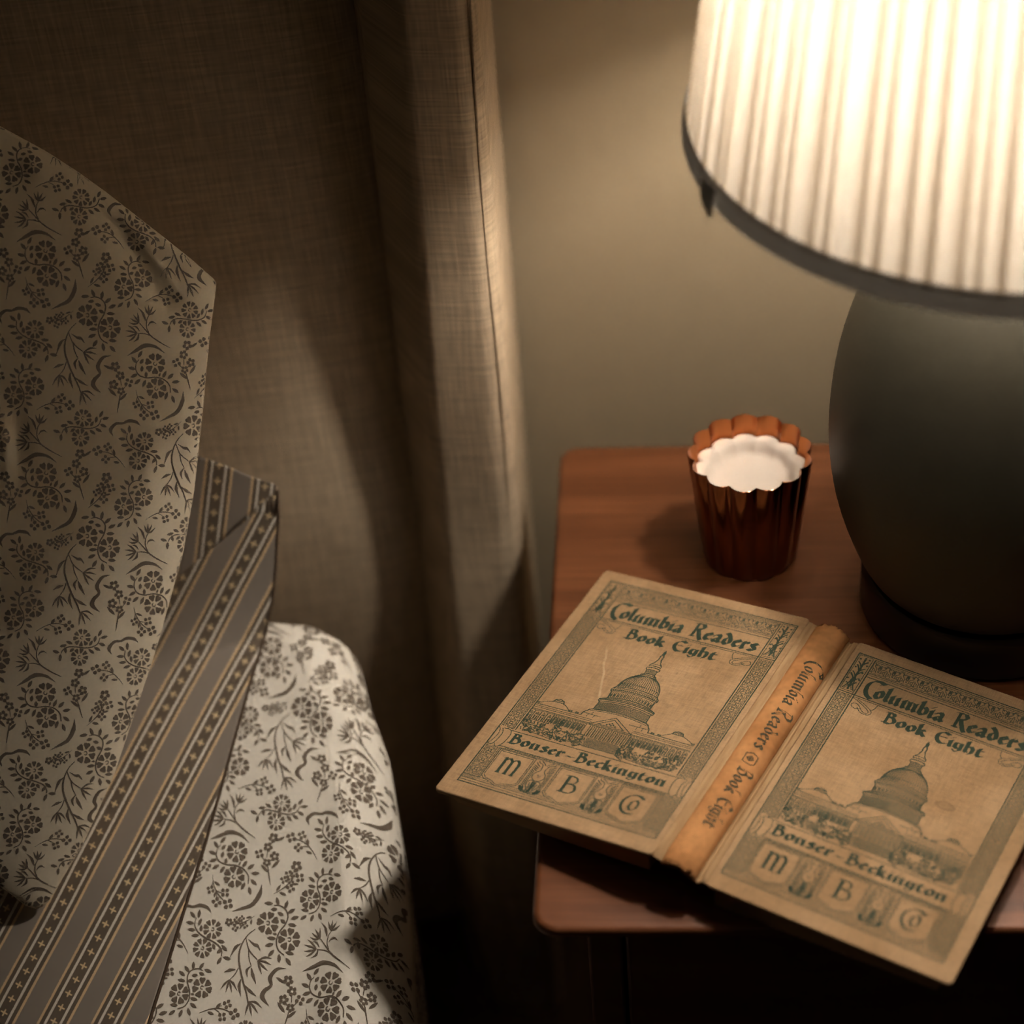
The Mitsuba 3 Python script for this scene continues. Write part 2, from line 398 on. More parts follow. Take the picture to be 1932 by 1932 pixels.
# ------------------------------------------------------------------ the cover print (millimetres; frame 0..120.5 x 0..174.2)
def nib(pts, w, ang=40, th=.18):
    """A broad-nib pen stroke."""
    a = math.radians(ang); d = np.array([math.cos(a), math.sin(a)]) * w / 2; e = np.array([-math.sin(a), math.cos(a)]) * w * th / 2
    q = np.array([d + e, d - e, -d - e, -d + e]); P = np.asarray(pts, float); out = []
    for p0, p1 in zip(P[:-1], P[1:]):
        out.append(shapely.convex_hull(shapely.MultiPoint(np.vstack([q + p0, q + p1]))))
    return shapely.union_all(out)
def S(pts, w=.34, smooth=False, cap=2):
    P = curve(pts, 6 * len(pts)) if smooth else np.asarray(pts, float)
    return LineString(P).buffer(w * .58, cap_style=cap, join_style=2, quad_segs=2)

# blackletter: strokes in x-heights; (advance, [strokes]); a stroke may carry its own nib width as ('w', width, points)
def mn(x, top=.86): return [[(x - .1, .84), (x + .05, .97)], [(x, .88), (x, .14)], [(x - .03, .14), (x + .12, .03)]]
GLY = {
    'o': (.92, [[(.18, .78), (.16, .24), (.40, .03)], [(.18, .78), (.44, .97), (.68, .78), (.66, .26), (.40, .03)]]),
    'l': (.48, [[(.10, 1.58), (.22, 1.70)], [(.18, 1.60), (.18, .18), (.34, .04)]]),
    'u': (1.08, mn(.2) + mn(.72) + [('w', .12, [(.22, .14), (.42, .04), (.70, .26)])]),
    'm': (1.55, mn(.2) + mn(.70) + mn(1.2) + [('w', .16, [(.2, .78), (.48, .97), (.70, .82)]), ('w', .16, [(.7, .78), (.98, .97), (1.2, .82)])]),
    'n': (1.08, mn(.2) + mn(.72) + [('w', .16, [(.2, .78), (.5, .97), (.72, .82)])]),
    'b': (.96, [[(.08, 1.50), (.20, 1.62)], [(.18, 1.55), (.18, .20), (.44, .03)], [(.44, .03), (.70, .24), (.70, .76), (.46, .95), (.2, .74)]]),
    'i': (.50, mn(.2) + [('w', .24, [(.10, 1.20), (.34, 1.44)])]),
    'a': (1.0, [[(.14, .76), (.36, .97), (.62, .84), (.62, .20), (.78, .04)], [(.60, .56), (.30, .46), (.14, .24), (.36, .03), (.60, .22)]]),
    'e': (.82, [[(.18, .78), (.16, .24), (.40, .03)], [(.40, .03), (.68, .22)], [(.18, .78), (.44, .97), (.64, .74), (.24, .50)]]),
    'd': (.98, [[(.18, .74), (.16, .24), (.42, .03)], [(.42, .03), (.70, .26), (.68, .72), (.40, 1.22), (.12, 1.46)], [(.2, .76), (.46, .92)]]),
    'r': (.78, mn(.2) + [[(.28, .76), (.48, .96), (.64, .80)]]),
    's': (.82, [[(.66, .84), (.40, .98), (.20, .78), (.62, .34), (.44, .04), (.12, .14)]]),
    'k': (.98, [[(.10, 1.52), (.22, 1.64)], [(.18, 1.58), (.18, .12), (.30, .02)], [(.22, .56), (.50, .92), (.66, .78), (.30, .50)], [(.36, .52), (.62, .20), (.78, .02)]]),
    't': (.76, [[(.30, 1.20), (.24, .92), (.22, .22), (.44, .03), (.64, .16)], ('w', .18, [(.04, .86), (.66, .92)])]),
    'g': (.96, [[(.18, .78), (.16, .26), (.40, .06), (.66, .22)], ('w', .2, [(.1, .86), (.84, .92)]), [(.68, .88), (.68, -.12), (.44, -.36)], ('w', .16, [(.44, -.36), (.18, -.34), (.10, -.16)])]),
    'h': (1.02, [[(.08, 1.50), (.20, 1.62)], [(.18, 1.55), (.18, .12), (.30, .02)], [(.2, .76), (.48, .96), (.72, .78), (.72, .20), (.56, -.12)]]),
    'c': (.72, [[(.18, .78), (.16, .24), (.40, .03), (.60, .18)], [(.18, .78), (.44, .97), (.60, .84)]]),
    'C': (1.05, [[(1.5, 1.82), (.95, 1.98), (.45, 1.75), (.20, 1.25), (.22, .55), (.48, .02), (.95, -.28)], ('w', .16, [(1.5, 1.82), (1.1, 1.62)])]),
    'R': (1.42, [('w', .30, [(.36, 1.75), (.34, .12)]), ('w', .2, [(.12, .06), (.62, .06)]), ('w', .16, [(.05, 1.70), (.40, 1.80), (.85, 1.78)]), [(.85, 1.76), (1.06, 1.48), (.92, 1.14), (.42, 1.00)], [(.62, 1.02), (.86, .50), (1.10, .02), (1.30, -.22)]]),
    'B': (1.28, [('w', .30, [(.36, 1.62), (.34, .10)]), ('w', .18, [(.04, .04), (.66, .02)]), ('w', .18, [(.08, 1.56), (.42, 1.66), (.72, 1.62)]), [(.70, 1.60), (.86, 1.34), (.70, 1.08)], [(.42, 1.00), (.84, .96), (1.06, .50), (.82, .08), (.40, .02)]]),
    'E': (1.30, [[(1.16, 1.52), (.76, 1.70), (.38, 1.42), (.22, .92), (.36, .36), (.72, .02), (1.14, .16)], ('w', .16, [(.26, .92), (1.08, .98)])]),
    '-': (1.05, [('w', .2, [(.12, .40), (.36, .54), (.62, .42), (.92, .56)])]),
    ' ': (.62, []),
}
def lettering(text, x0, x1, base, xh, w=.27, ang=40, ky=1.0):
    adv = sum(GLY[ch][0] for ch in text); kx = (x1 - x0) / adv; out = []; x = x0
    for ch in text:
        a, strokes = GLY[ch]
        for st in strokes:
            ww, pts = (st[1], st[2]) if st[0] == 'w' else (w, st)
            P = np.array(pts, float)
            if len(P) > 4: P = curve(P, 4 * len(P))
            out.append(shapely.affinity.affine_transform(nib(P, ww, ang), [kx, 0, 0, xh * ky, x, base]))
        x += a * kx
    return out

def cover_print():
    g = []; W, H = 120.5, 174.2
    def rect(x0, y0, x1, y1, w=.45): g.append(S([(x0, y0), (x1, y0), (x1, y1), (x0, y1), (x0, y0)], w))
    def ln(*pts, w=.34): g.append(S(pts, w))
    rect(0, 0, W, H, .62)
    mir = lambda pts: [(W - x, y) for x, y in pts]
    # side columns: double rules, lozenges with a small quatrefoil
    for m in (lambda p: p, mir):
        L = lambda pts, w=.34, sm=False: g.append(S(m(pts), w, sm))
        L([(1.1, 44.6), (1.1, 142.6)], .3); L([(8.9, 44.6), (8.9, 172.8)], .36); L([(10.2, 44.6), (10.2, 172.8)], .62)
        L([(0, 143.6), (10.2, 143.6)], .5); L([(1.0, 145), (8.9, 145)], .34); L([(1.0, 142.3), (8.9, 142.3)], .34)
        for y0, y1, x0, x1 in ((45.2, 142.0, 1.1, 8.9), (7.2, 29.6, 1.1, 8.9)):
            n = round((y1 - y0) / 7.45); st = (y1 - y0) / n; cx, hw = (x0 + x1) / 2, (x1 - x0) / 2
            for k in range(n):
                cy = y0 + st * (k + .5); hh = st / 2
                for sc, w in ((1.0, .34), (.74, .30)):
                    L([(cx - hw * sc, cy), (cx, cy + hh * sc), (cx + hw * sc, cy), (cx, cy - hh * sc), (cx - hw * sc, cy)], w)
                q = [(cx + hw * .36 * math.cos(a) * (1 if i % 2 == 0 else .55), cy + hh * .36 * math.sin(a) * (1 if i % 2 == 0 else .55)) for i, a in enumerate(np.linspace(math.pi / 4, 2 * math.pi + math.pi / 4, 9))]
                L(q, .42)
                for sx in (-1, 1):
                    for sy in (-1, 1):
                        bx_, by_ = cx + sx * hw, cy + sy * hh
                        L([(bx_ - sx * .3, by_ - sy * hh * .62), (bx_ - sx * hw * .60, by_ - sy * .25)], .3)
                        L([(bx_ - sx * .3, by_ - sy * hh * .30), (bx_ - sx * hw * .28, by_ - sy * .25)], .5)
        L([(9.3, 5.8), (9.3, 30)], .36); L([(10.2, 5.8), (10.2, 30)], .5); L([(1.1, 7), (1.1, 30)], .3)
        # plinth of the column
        L([(0, 5.9), (10.2, 5.9)], .5); L([(.4, 3.3), (9.4, 3.3)], .42); L([(1.0, 7.0), (9, 7.0)], .3)
        for k in range(15): L([(.7 + k * .62, 3.4), (.9 + k * .62, 5.7)], .2)
        # corner panel: a stylised tree on dark ground
        L([(.9, 145), (.9, 173.4)], .34); L([(.9, 173.2), (8.9, 173.2)], .34)
        for y, s in ((152, 1), (157, -1), (161, 1), (165, -1), (169, 1)):
            L([(4.9, y - 3.5), (4.9 + s * 1.2, y - 1), (4.9 + s * 2.6, y + .6)], .8, True)
            L([(4.9, y - 4.5), (4.9 - s * 1.6, y - 2), (4.9 - s * 2.9, y - 1)], .6, True)
        L([(4.9, 146), (4.7, 152), (5.1, 160), (4.9, 171)], 1.0, True)
        L([(1.6, 146), (3.4, 150), (4.2, 156)], .6, True); L([(8.2, 146), (6.4, 150), (5.6, 156)], .6, True)
        L([(2.6, 146), (4.1, 149), (4.6, 153)], .35, True); L([(7.2, 146), (5.7, 149), (5.2, 153)], .35, True)
        for x, y in ((2.0, 158), (7.6, 160.5), (2.2, 163.5), (7.7, 166.5), (2.3, 170.3), (7.3, 171.2), (5.0, 171.6), (1.6, 154), (8.0, 155)):
            g.append(shapely.Point(*m([(x, y)])[0]).buffer(.62, 3))
        # curls under the title rule
        L([(10.6, 141.6), (13, 140.6), (18, 138.2), (21.8, 135.6), (21.2, 133.8), (18.6, 134.4), (16.0, 137.0), (13.6, 138.3), (11.6, 137.4), (12.0, 135.4), (14.6, 134.6), (17.0, 135.6)], .34, True)
        L([(13, 141.5), (18, 139.6), (23.2, 136.4), (23.0, 133.6), (20.6, 132.8), (17.6, 133.6), (15, 136.0)], .34, True)
        L([(24.6, 142), (24.0, 139), (22.6, 136.8)], .34, True)
        # scroll end of the name band
        L([(0.4, 44.0), (2.0, 42), (2.6, 38), (1.8, 33), (.4, 30.6)], .34, True)
        L([(3.6, 43.7), (6.6, 43.9), (8.6, 43.2)], .4, True); L([(3.0, 43.4), (4.6, 40), (4.4, 34), (3.4, 31)], .42, True)
        L([(8.6, 43.2), (9.6, 40), (9.2, 34), (7.6, 30.4)], .42, True); L([(.2, 31), (2.4, 30.2), (4.2, 31.6), (5.8, 29.6), (7.6, 30.4)], .42, True)
        L([(5.4, 43.8), (6.4, 45.0), (8.4, 44.8)], .5, True)
    # top border: rules and a running ornament
    for y, w in ((172.9, .42), (171.7, .3), (162.2, .42), (161.0, .3), (159.2, .42)): ln((10.2, y), (W - 10.2, y), w=w)
    n = 12; st = (W - 21.4) / n
    for k in range(n):
        cx = 10.7 + st * (k + .5)
        for s in (-1, 1):
            f = lambda pts, w=.36: g.append(S([(cx + s * x, y) for x, y in pts], w, True))
            f([(.25, 163.2), (2.9, 163.2), (3.5, 164.2), (2.5, 164.9), (2.4, 166.2), (3.4, 166.6)])
            f([(.9, 164.1), (1.6, 165.0), (1.4, 167.0), (2.6, 168.2), (3.2, 169.6), (2.0, 170.5), (1.0, 169.8)])
            f([(.3, 166.2), (.7, 168.2), (.3, 170.6)], .5)
            f([(3.9, 163.4), (3.5, 165.6), (3.9, 168.0)], .30)
            f([(2.2, 169.4), (3.5, 170.8), (4.0, 170.9)], .55)
        g.append(shapely.Point(cx, 165.3).buffer(.55, 3)); g.append(S([(cx, 167.6), (cx, 169.6)], .55))
    # title rules
    ln((10.2, 143.6), (W - 10.2, 143.6), w=.5); ln((10.2, 142.3), (W - 10.2, 142.3), w=.34)
    g.extend(lettering('Columbia Readers', 12.8, 106.8, 146.5, 6.3, .40))
    g.extend(lettering('Book Eight', 30.6, 88.6, 132.4, 5.0, .39))
    # the dome
    X = 59.5
    def sym(pts, w=.34, sm=False):
        g.append(S([(X + x, y) for x, y in pts], w, sm)); g.append(S([(X - x, y) for x, y in pts], w, sm))
    def arc(hw, y, drop, w=.36, n=15): g.append(S([(X + hw * u, y + drop * (1 - u * u)) for u in np.linspace(-1, 1, n)], w))
    sym([(0, 130), (.6, 128.4), (.5, 126.4), (1.1, 125), (.9, 122.6), (1.5, 120.8)], .6); ln((X, 126), (X, 130.3), w=.5)
    sym([(1.5, 120.8), (1.9, 119.4), (3.0, 118.2), (3.7, 116.8)], .5); arc(3.7, 116.2, .7, .5); arc(4.0, 114.8, .7, .6); arc(3.2, 117.8, .6, .35)
    sym([(4.0, 114.8), (4.1, 113.6), (3.2, 112.8), (3.1, 109.4), (4.6, 108.6), (4.8, 107.6), (5.8, 107.2)], .5)
    for u in np.linspace(-1, 1, 9): ln((X + 3.0 * u, 109.6 + .5 * (1 - u * u)), (X + 3.0 * u, 113.2 + .5 * (1 - u * u)), w=.38)
    arc(3.4, 113.0, .6, .4); arc(3.5, 109.4, .6, .45); arc(4.7, 108.2, .7, .5); arc(5.8, 106.9, .8, .6)
    dome = [(5.8, 106.9), (8.6, 104.6), (10.8, 101.6), (12.2, 98.2), (12.9, 94.4)]
    sym(dome, .5, True)
    for u in np.linspace(-.93, .93, 19):
        P = [(X + u * x, y + (.8 if x < 7 else 1.9) * (1 - u * u) * (1 if x < 13 else 1)) for x, y in dome]
        P[-1] = (X + u * 12.9, 94.8 + 1.9 * (1 - u * u)); g.append(S(P, .30 + .22 * (u < 0) * abs(u), True))
    for u in np.linspace(-.86, .86, 16): g.append(shapely.Point(X + u * 12.4, 97.4 + 1.9 * (1 - u * u)).buffer(.48, 3))
    for u in np.linspace(-.95, -.3, 12): ln((X + u * 12.3, 98.6 + 1.7 * (1 - u * u)), (X + u * 12.9, 95.2 + 1.9 * (1 - u * u)), w=.30)
    arc(13.0, 94.4, 1.9, .5); arc(13.9, 93.2, 1.9, .34); arc(14.6, 91.3, 2.0, .6); arc(14.4, 90.3, 2.0, .4)
    for u in np.linspace(-.96, .96, 24): g.append(S([(X + u * 13.9 - .25, 92.2 + 2 * (1 - u * u)), (X + u * 13.9 + .3, 92.2 + 2 * (1 - u * u))], .85))
    sym([(13.0, 94.4), (14.6, 92.4), (14.6, 91.2), (13.6, 90.2), (13.4, 84.6), (15.4, 83.8), (17.2, 82.8), (17.2, 81.6), (16.0, 80.6), (16.4, 74.6)], .55)
    for u in np.linspace(-.97, .97, 27): ln((X + u * 13.4, 85.0 + 2.1 * (1 - u * u)), (X + u * 13.6, 89.6 + 2.0 * (1 - u * u)), w=.34)
    for u in np.linspace(-.93, .93, 14): g.append(S([(X + u * 13.4, 86.0 + 2.1 * (1 - u * u)), (X + u * 13.5, 88.2 + 2.0 * (1 - u * u))], .5))
    arc(13.6, 84.8, 2.1, .6); arc(15.4, 83.6, 2.2, .4); arc(17.2, 82.3, 2.3, .55); arc(17.0, 81.0, 2.3, .5); arc(16.2, 79.9, 2.3, .4)
    for u in np.linspace(-.97, .97, 40): g.append(S([(X + u * 15.2, 84.0 + 2.2 * (1 - u * u) - .3), (X + u * 15.4 + .25, 82.9 + 2.2 * (1 - u * u))], .34))
    for i, u in enumerate(np.linspace(-.985, .985, 44)):
        ln((X + u * 16.4, 74.6 + 2.0 * (1 - u * u)), (X + u * 16.1, 79.6 + 2.3 * (1 - u * u)), w=.46 if u < -.1 else .36)
    arc(16.8, 74.2, 2.0, .5); arc(18.0, 72.6, 2.0, .36); arc(18.4, 73.6, 1.9, .3)
    sym([(16.6, 74.3), (18.4, 73.2), (19.4, 71.6), (20.6, 70.4), (20.9, 67.8)], .55)
    ln((X - 20.6, 70.2), (X - 9.5, 70.0)); ln((X + 20.6, 70.2), (X + 8.4, 70.0))
    for x in (-17.4, -13.6, 13.2, 16.8): ln((X + x, 67.9), (X + x + .5, 70.1))
    ln((X - 15, 72.3), (X - 15.4, 70.3)); ln((X + 14.6, 72.4), (X + 15, 70.3))
    # wings: roofs, cornices, little pavilions
    for s in (-1, 1):
        f = lambda pts, w=.36, sm=False: g.append(S([(X + s * x, y) for x, y in pts], w, sm))
        f([(20.9, 67.9), (49.0, 67.5)], .42); f([(12.4, 66.4), (49.2, 66.2)], .3); f([(12.4, 65.2), (49.2, 65.0)], .3); f([(12.4, 63.6), (49.4, 63.4)], .45); f([(12.4, 62.8), (49.4, 62.6)], .3)
        f([(28.6, 68.2), (31.4, 70.6), (34.2, 72.0)], .36, True); f([(48.4, 68.2), (44.2, 70.6), (40.0, 72.0)], .36, True); f([(34, 72.0), (40.4, 72.0)], .34)
        f([(33.8, 72), (34.6, 73.8), (37.2, 74.6), (39.8, 73.8), (40.6, 72)], .5); f([(34.6, 73.6), (40, 73.6)], .34)
        for x in np.linspace(34.6, 39.8, 7): f([(x, 72), (x, 73.6)], .3)
        for x in (23.0, 24.2, 27.0, 28.2, 47.8, 48.8): f([(x, 68.1), (x, 69.2)], .8)
        # windows and half columns of the wing
        xs = list(np.arange(14.0, 33.5, 1.75))
        for i, x in enumerate(xs):
            f([(x, 55.6 if x > 20 else 53.4), (x, 62.4)], .40)
            f([(x + .55, 56.2), (x + .55, 60.6), (x + .95, 61.6), (x + 1.35, 60.6), (x + 1.35, 56.2)], .30)
            if i % 2: f([(x + .95, 56.4), (x + .95, 59.4)], .34)
        for x in np.arange(34.6, 48.5, 3.9):
            f([(x, 55.4), (x, 62.4)], .5); f([(x + .9, 55.6), (x + .9, 60.4), (x + 1.8, 61.6), (x + 2.7, 60.4), (x + 2.7, 55.6)], .36)
            f([(x + 1.3, 55.8), (x + 1.3, 58.2), (x + 2.3, 58.2), (x + 2.3, 55.8)], .36); g.append(S([(X + s * (x + 1.3), 60.0), (X + s * (x + 2.3), 60.0)], .8))
        f([(33.8, 55.2), (49.2, 55.2)], .4)
        for x in np.arange(35.4, 48.8, 2.2): f([(x, 53.8), (x + .9, 53.8)], .9); f([(x, 52.2), (x + .2, 54.4)], .5)
    # pediment and portico
    for p in ([(47.0, 63.8), (58.8, 72.2), (72.0, 63.8), (47.0, 63.8)], [(51.0, 64.7), (58.8, 70.4), (67.2, 64.7), (51.0, 64.7)]): g.append(S(p, .42))
    for x, y in ((56.2, 65.8), (57.6, 66.6), (58.8, 67.6), (60.0, 66.6), (61.4, 65.8), (58.8, 65.8)): g.append(shapely.Point(x, y).buffer(.62, 3))
    ln((46.6, 62.8), (72.4, 62.8), w=.5); ln((46.6, 64.4), (46.6, 62.6), w=.6); ln((72.4, 64.4), (72.4, 62.6), w=.6)
    for x in np.arange(48.0, 72.2, 2.62):
        g.append(S([(x, 62.3), (x + .35, 61.2), (x + .2, 54.6), (x - .2, 53.6)], .40)); g.append(S([(x + 1.7, 62.3), (x + 1.4, 61.2), (x + 1.5, 54.6), (x + 1.9, 53.6)], .40))
        g.append(S([(x + .9 + .95, 54.4), (x + .9 + 1.05, 61)], .30))
    # steps: fine ruled lines
    for y in np.arange(46.8, 53.3, .52): ln((50.8, y), (70.6, y + .15), w=.27)
    # shrubs: scribbled leaves
    r = np.random.default_rng(11)
    def bush(cx, cy, rx, ry, n):
        for _ in range(n):
            a, q = r.uniform(0, 6.283), math.sqrt(r.uniform(0, 1)); x, y = cx + rx * q * math.cos(a), cy + ry * q * math.sin(a); b = r.uniform(0, 6.283); s = r.uniform(.5, .95)
            g.append(Polygon([(x + s * math.cos(b), y + s * math.sin(b)), (x + .42 * math.cos(b + 1.6), y + .42 * math.sin(b + 1.6)), (x - s * math.cos(b), y - s * math.sin(b)), (x + .30 * math.cos(b - 1.6), y + .30 * math.sin(b - 1.6))]))
    for b in ((46, 50.2, 4.6, 5.2, 120), (38.6, 49.6, 4.6, 4.4, 80), (31.6, 51.4, 3.0, 6.8, 100), (31.8, 58, 1.0, 3.6, 26), (25.4, 49.0, 4.6, 2.9, 60), (17, 49.0, 6.4, 3.6, 110), (12.6, 52.4, 2.0, 3.2, 40), (22, 52.6, 1.2, 2.6, 24), (36, 46.6, 6, 1.2, 34),
              (75.0, 50.6, 4.6, 5.4, 130), (82.4, 49.2, 4.4, 3.0, 60), (89.0, 50.6, 2.9, 5.8, 90), (96.4, 47.8, 5.4, 2.4, 60), (103.8, 51.6, 4.6, 6.0, 130), (94, 52, 1.0, 2.4, 20), (99, 52.2, 1.0, 2.4, 20), (71.8, 51, 1.0, 3.4, 26), (93, 46, 8, 1.0, 40)): bush(*b)
    ln((20, 46.2), (33, 44.8)); ln((34, 46.4), (48.2, 47.6)); ln((46.2, 44.3), (50.6, 47.6), w=.36); ln((50.6, 46.6), (70.8, 46.8), w=.3); ln((71.2, 46.8), (76.8, 43.9), w=.5); ln((78, 46), (90, 44.8)); ln((90, 45.6), (106.6, 46.4))
    # name band
    ln((8.6, 43.5), (W - 8.6, 43.5), w=.42); ln((8.0, 30.9), (W - 8.0, 30.9), w=.42)
    g.extend(lettering('Bonser-Beckington', 10.6, 108.0, 34.6, 4.5, .36))
    ln((10.2, 29.7), (W - 10.2, 29.7), w=.34); ln((10.2, 28.4 + .7), (W - 10.2, 29.1), w=.2)
    for x in np.arange(12, W - 12, 3.1): g.append(S([(x, 29.7), (x + .9, 30.9)], .55)); g.append(S([(x + 1.2, 30.4), (x + 2.4, 30.4)], .34))
    # shields
    for cx, ch in ((21.6, 'M'), (59.6, 'B'), (97.6, 'Co')):
        for s, w in ((1.0, .42), (.91, .36)):
            hw = 11.3 * s; top, bot, tip = 16.2 + 12.8 * s, 16.2 - 8.0 * s, 16.2 - 13.2 * s
            g.append(S([(cx - hw, top), (cx + hw, top), (cx + hw, bot), (cx + hw - 2.2, bot - 2.0), (cx + hw * .42, tip + 2.0), (cx, tip), (cx - hw * .42, tip + 2.0), (cx - hw + 2.2, bot - 2.0), (cx - hw, bot), (cx - hw, top)], w))
        P = lambda pts, w=1.5, ang=25, cx=cx: g.append(nib(curve([(cx + x, y) for x, y in pts], 5 * len(pts)) if len(pts) > 3 else [(cx + x, y) for x, y in pts], w, ang, .2))
        if ch == 'M':
            P([(-5.6, 23.6), (-4.4, 24.4)]); P([(-4.4, 24.2), (-4.4, 13.0)], 1.7); P([(0, 22.8), (0, 13.0)], 1.7); P([(-4.2, 22.2), (-2.2, 24.2), (0, 22.6), (2.2, 24.2), (4.3, 22.4), (4.6, 18), (4.2, 13.0)], 1.6)
            for x in (-4.4, 0, 4.2): P([(x - 1.2, 12.8), (x + 1.2, 12.8)], .8, 60)
        elif ch == 'B':
            P([(-2.6, 24.0), (-2.6, 12.4)], 1.8); P([(-4.6, 24.2), (-.4, 24.4), (2.4, 23.0), (2.0, 20.0), (-2.2, 18.6)], 1.1); P([(-2.2, 18.6), (2.6, 18.4), (4.2, 15.4), (2.6, 12.6), (-1.0, 12.2)], 1.5); P([(-4.6, 12.2), (0, 12.2)], .8, 60)
        else:
            P([(4.8, 22.6), (1.2, 24.2), (-3.2, 22.8), (-5.6, 18.6), (-4.8, 13.6), (-1.2, 10.6), (3.2, 10.9)], 1.5, 35); P([(4.9, 22.6), (2.4, 21.4)], .7)
            P([(-.6, 19.0), (-1.0, 15.0), (1.0, 13.2)], 1.3, 40); P([(-.6, 19.0), (1.2, 20.6), (3.2, 19.0), (3.0, 15.0), (1.0, 13.2)], 1.3, 40)
    # ornaments between the shields: a pear-shaped mask with plumes over two leaves, on hatching
    for cx in (40.6, 78.6):
        L = lambda pts, w=.42, sm=True: g.append(S([(cx + x, y) for x, y in pts], w, sm))
        for s in (-1, 1):
            L([(s * 1.6, 25.2), (s * 1.3, 22), (s * 3.3, 19), (s * 3.4, 16.4), (s * 1.6, 14.4), (0, 14.0)])
            L([(s * 1.6, 25.2), (s * 2.6, 26.6), (s * 4.6, 27.2), (s * 5.2, 28.6)]); L([(s * .3, 26.2), (s * 1.8, 27.6), (s * 3.6, 28.6)])
            L([(s * 3.0, 24.6), (s * 4.6, 25.4), (s * 6.0, 26.8)], .5)
            L([(s * .6, 13.6), (s * 2.8, 13.8), (s * 3.8, 11.6), (s * 3.0, 8.6), (s * 1.4, 6.4)]); L([(s * 1.2, 13.0), (s * 1.1, 9.6), (s * 1.9, 6.6)]); L([(s * 2.4, 12.2), (s * 1.9, 10), (s * 2.1, 8.2)], .5)
            for k in range(15):
                y = 8.2 + k * 1.15; L([(s * (4.0 if y < 22 else 3.2), y - 1.0), (s * 6.4, y + .5)], .50, False)
            for k in range(6): L([(s * (3.2 + k * .5), 4.4 + .2 * k), (s * (4.2 + k * .5), 8.4)], .42, False)
        for x, y in ((-.7, 18.2), (.8, 18.0), (0, 17.2)): L([(x - .4, y - .3), (x + .4, y + .3)], .55, False)
        for k in range(-2, 3): L([(k * .4, 13.6), (k * .3, 6.6)], .30, False)
        bush(cx, 5.6, 3.4, 1.3, 34)
    for y, w in ((1.6, .34), (3.3, .36), (4.5, .26), (5.7, .26)):
        if y < 2: ln((0, y), (W, y), w=w)
        else:
            for a, b in ((10.2, 21.6 - (y - 2.6) * 2.6), (21.6 + (y - 2.6) * 2.6, 59.6 - (y - 2.6) * 2.6), (59.6 + (y - 2.6) * 2.6, 97.6 - (y - 2.6) * 2.6), (97.6 + (y - 2.6) * 2.6, W - 10.2)): ln((a, y), (b, y), w=w)
    return g

# ------------------------------------------------------------------ the open book, lying face down
BO, BT = np.array([-.0170, .7761]), -.4647
BW, BH, BS = .13066, .193, .02897
ZL, ZR = (.02515, .02522, .01189), (.0181, .02011, .01278)          # height of the cover: inner bottom, inner top, outer bottom
M1, M2, M3, M4 = .00841, .00806, .00406, .01056
bu, bv = np.array([math.cos(BT), math.sin(BT), 0]), np.array([-math.sin(BT), math.cos(BT), 0])
def cover_pt(side, a, b, dz=0.0):
    a, b = np.asarray(a, float), np.asarray(b, float); z = ZL if side < 0 else ZR
    k = math.sqrt(1 - ((z[2] - z[0]) / BW) ** 2)
    h = z[0] + (z[1] - z[0]) * b / BH + (z[2] - z[0]) * a / BW + dz
    h = h - .0012 * np.clip((a / BW - .80) / .2, 0, 1) ** 2 * 0
    return np.r_[BO, 0] + bu * (side * (BS / 2 + a * k))[..., None] + bv * b[..., None] + np.array([0, 0, 1.]) * h[..., None]
book = thing('book', 'worn tan cloth school reader with green print, lying open face down', 'book')
PRINT = cover_print()
KX = (BW - M1 - M3) / .1205
for side in (-1, 1):
    m = slab(0, 0, BW, BH, -.0026, 0, .0028, .0008, 3, 6)
    # a little wear along the board's edges
    v = m[0].copy(); w = (mikit.meshkit.noise(np.c_[v[:, :2] * 160, v[:, 2:] * 300], 3 + side) - .5) * .0007
    ed = (np.abs(v[:, 0] - BW / 2) > BW / 2 - .0015) | (np.abs(v[:, 1] - BH / 2) > BH / 2 - .0015)
    v[:, 0] += np.where(ed, w, 0); v[:, 1] += np.where(ed, w[::-1], 0)
    P = cover_pt(side, v[:, 0], v[:, 1], v[:, 2]); f = m[1] if side > 0 else m[1][:, ::-1]
    # top of the board as a finer sheet is not needed: the board is flat
    cv = obj('cover', (P, f), 'cover_cloth', book, uv=np.c_[v[:, 0] + (.3 if side > 0 else 0), v[:, 1] + v[:, 2]])
    fn = lambda q, side=side: cover_pt(side, (BW - M1 - q[:, 0] / 1000 * KX) if side < 0 else (M3 + q[:, 0] / 1000 * KX), M4 + q[:, 1] / 1000, .00006)
    obj('print', ink_mesh(PRINT, fn), 'green_ink', cv, label='dark green cover print: Columbia Readers, Book Eight, Bonser-Beckington, a domed capitol')
    # pages
    b0, b1 = .0035, BH - .0035
    if side < 0: q = [(.1255, -.0027, None), (.1180, None, .0030), (.060, None, .0048), (.004, None, .0085), (.004, -.0027, None)]
    else: q = [(.1265, -.0027, None), (.1225, None, .0004), (.06, None, .0004), (.004, None, .0004), (.004, -.0027, None)]
    loops = []
    for b in np.linspace(b0, b1, 3):
        row = []
        for a, dz, zabs in q:
            p = cover_pt(side, np.array([a]), np.array([b]), dz or 0)[0]
            if zabs is not None: p[2] = zabs
            row.append(p)
        loops.append(row)
    m = loft(loops); obj('page_block', m if side > 0 else (m[0], m[1][:, ::-1]), 'page_paper', book, label='browned page block')
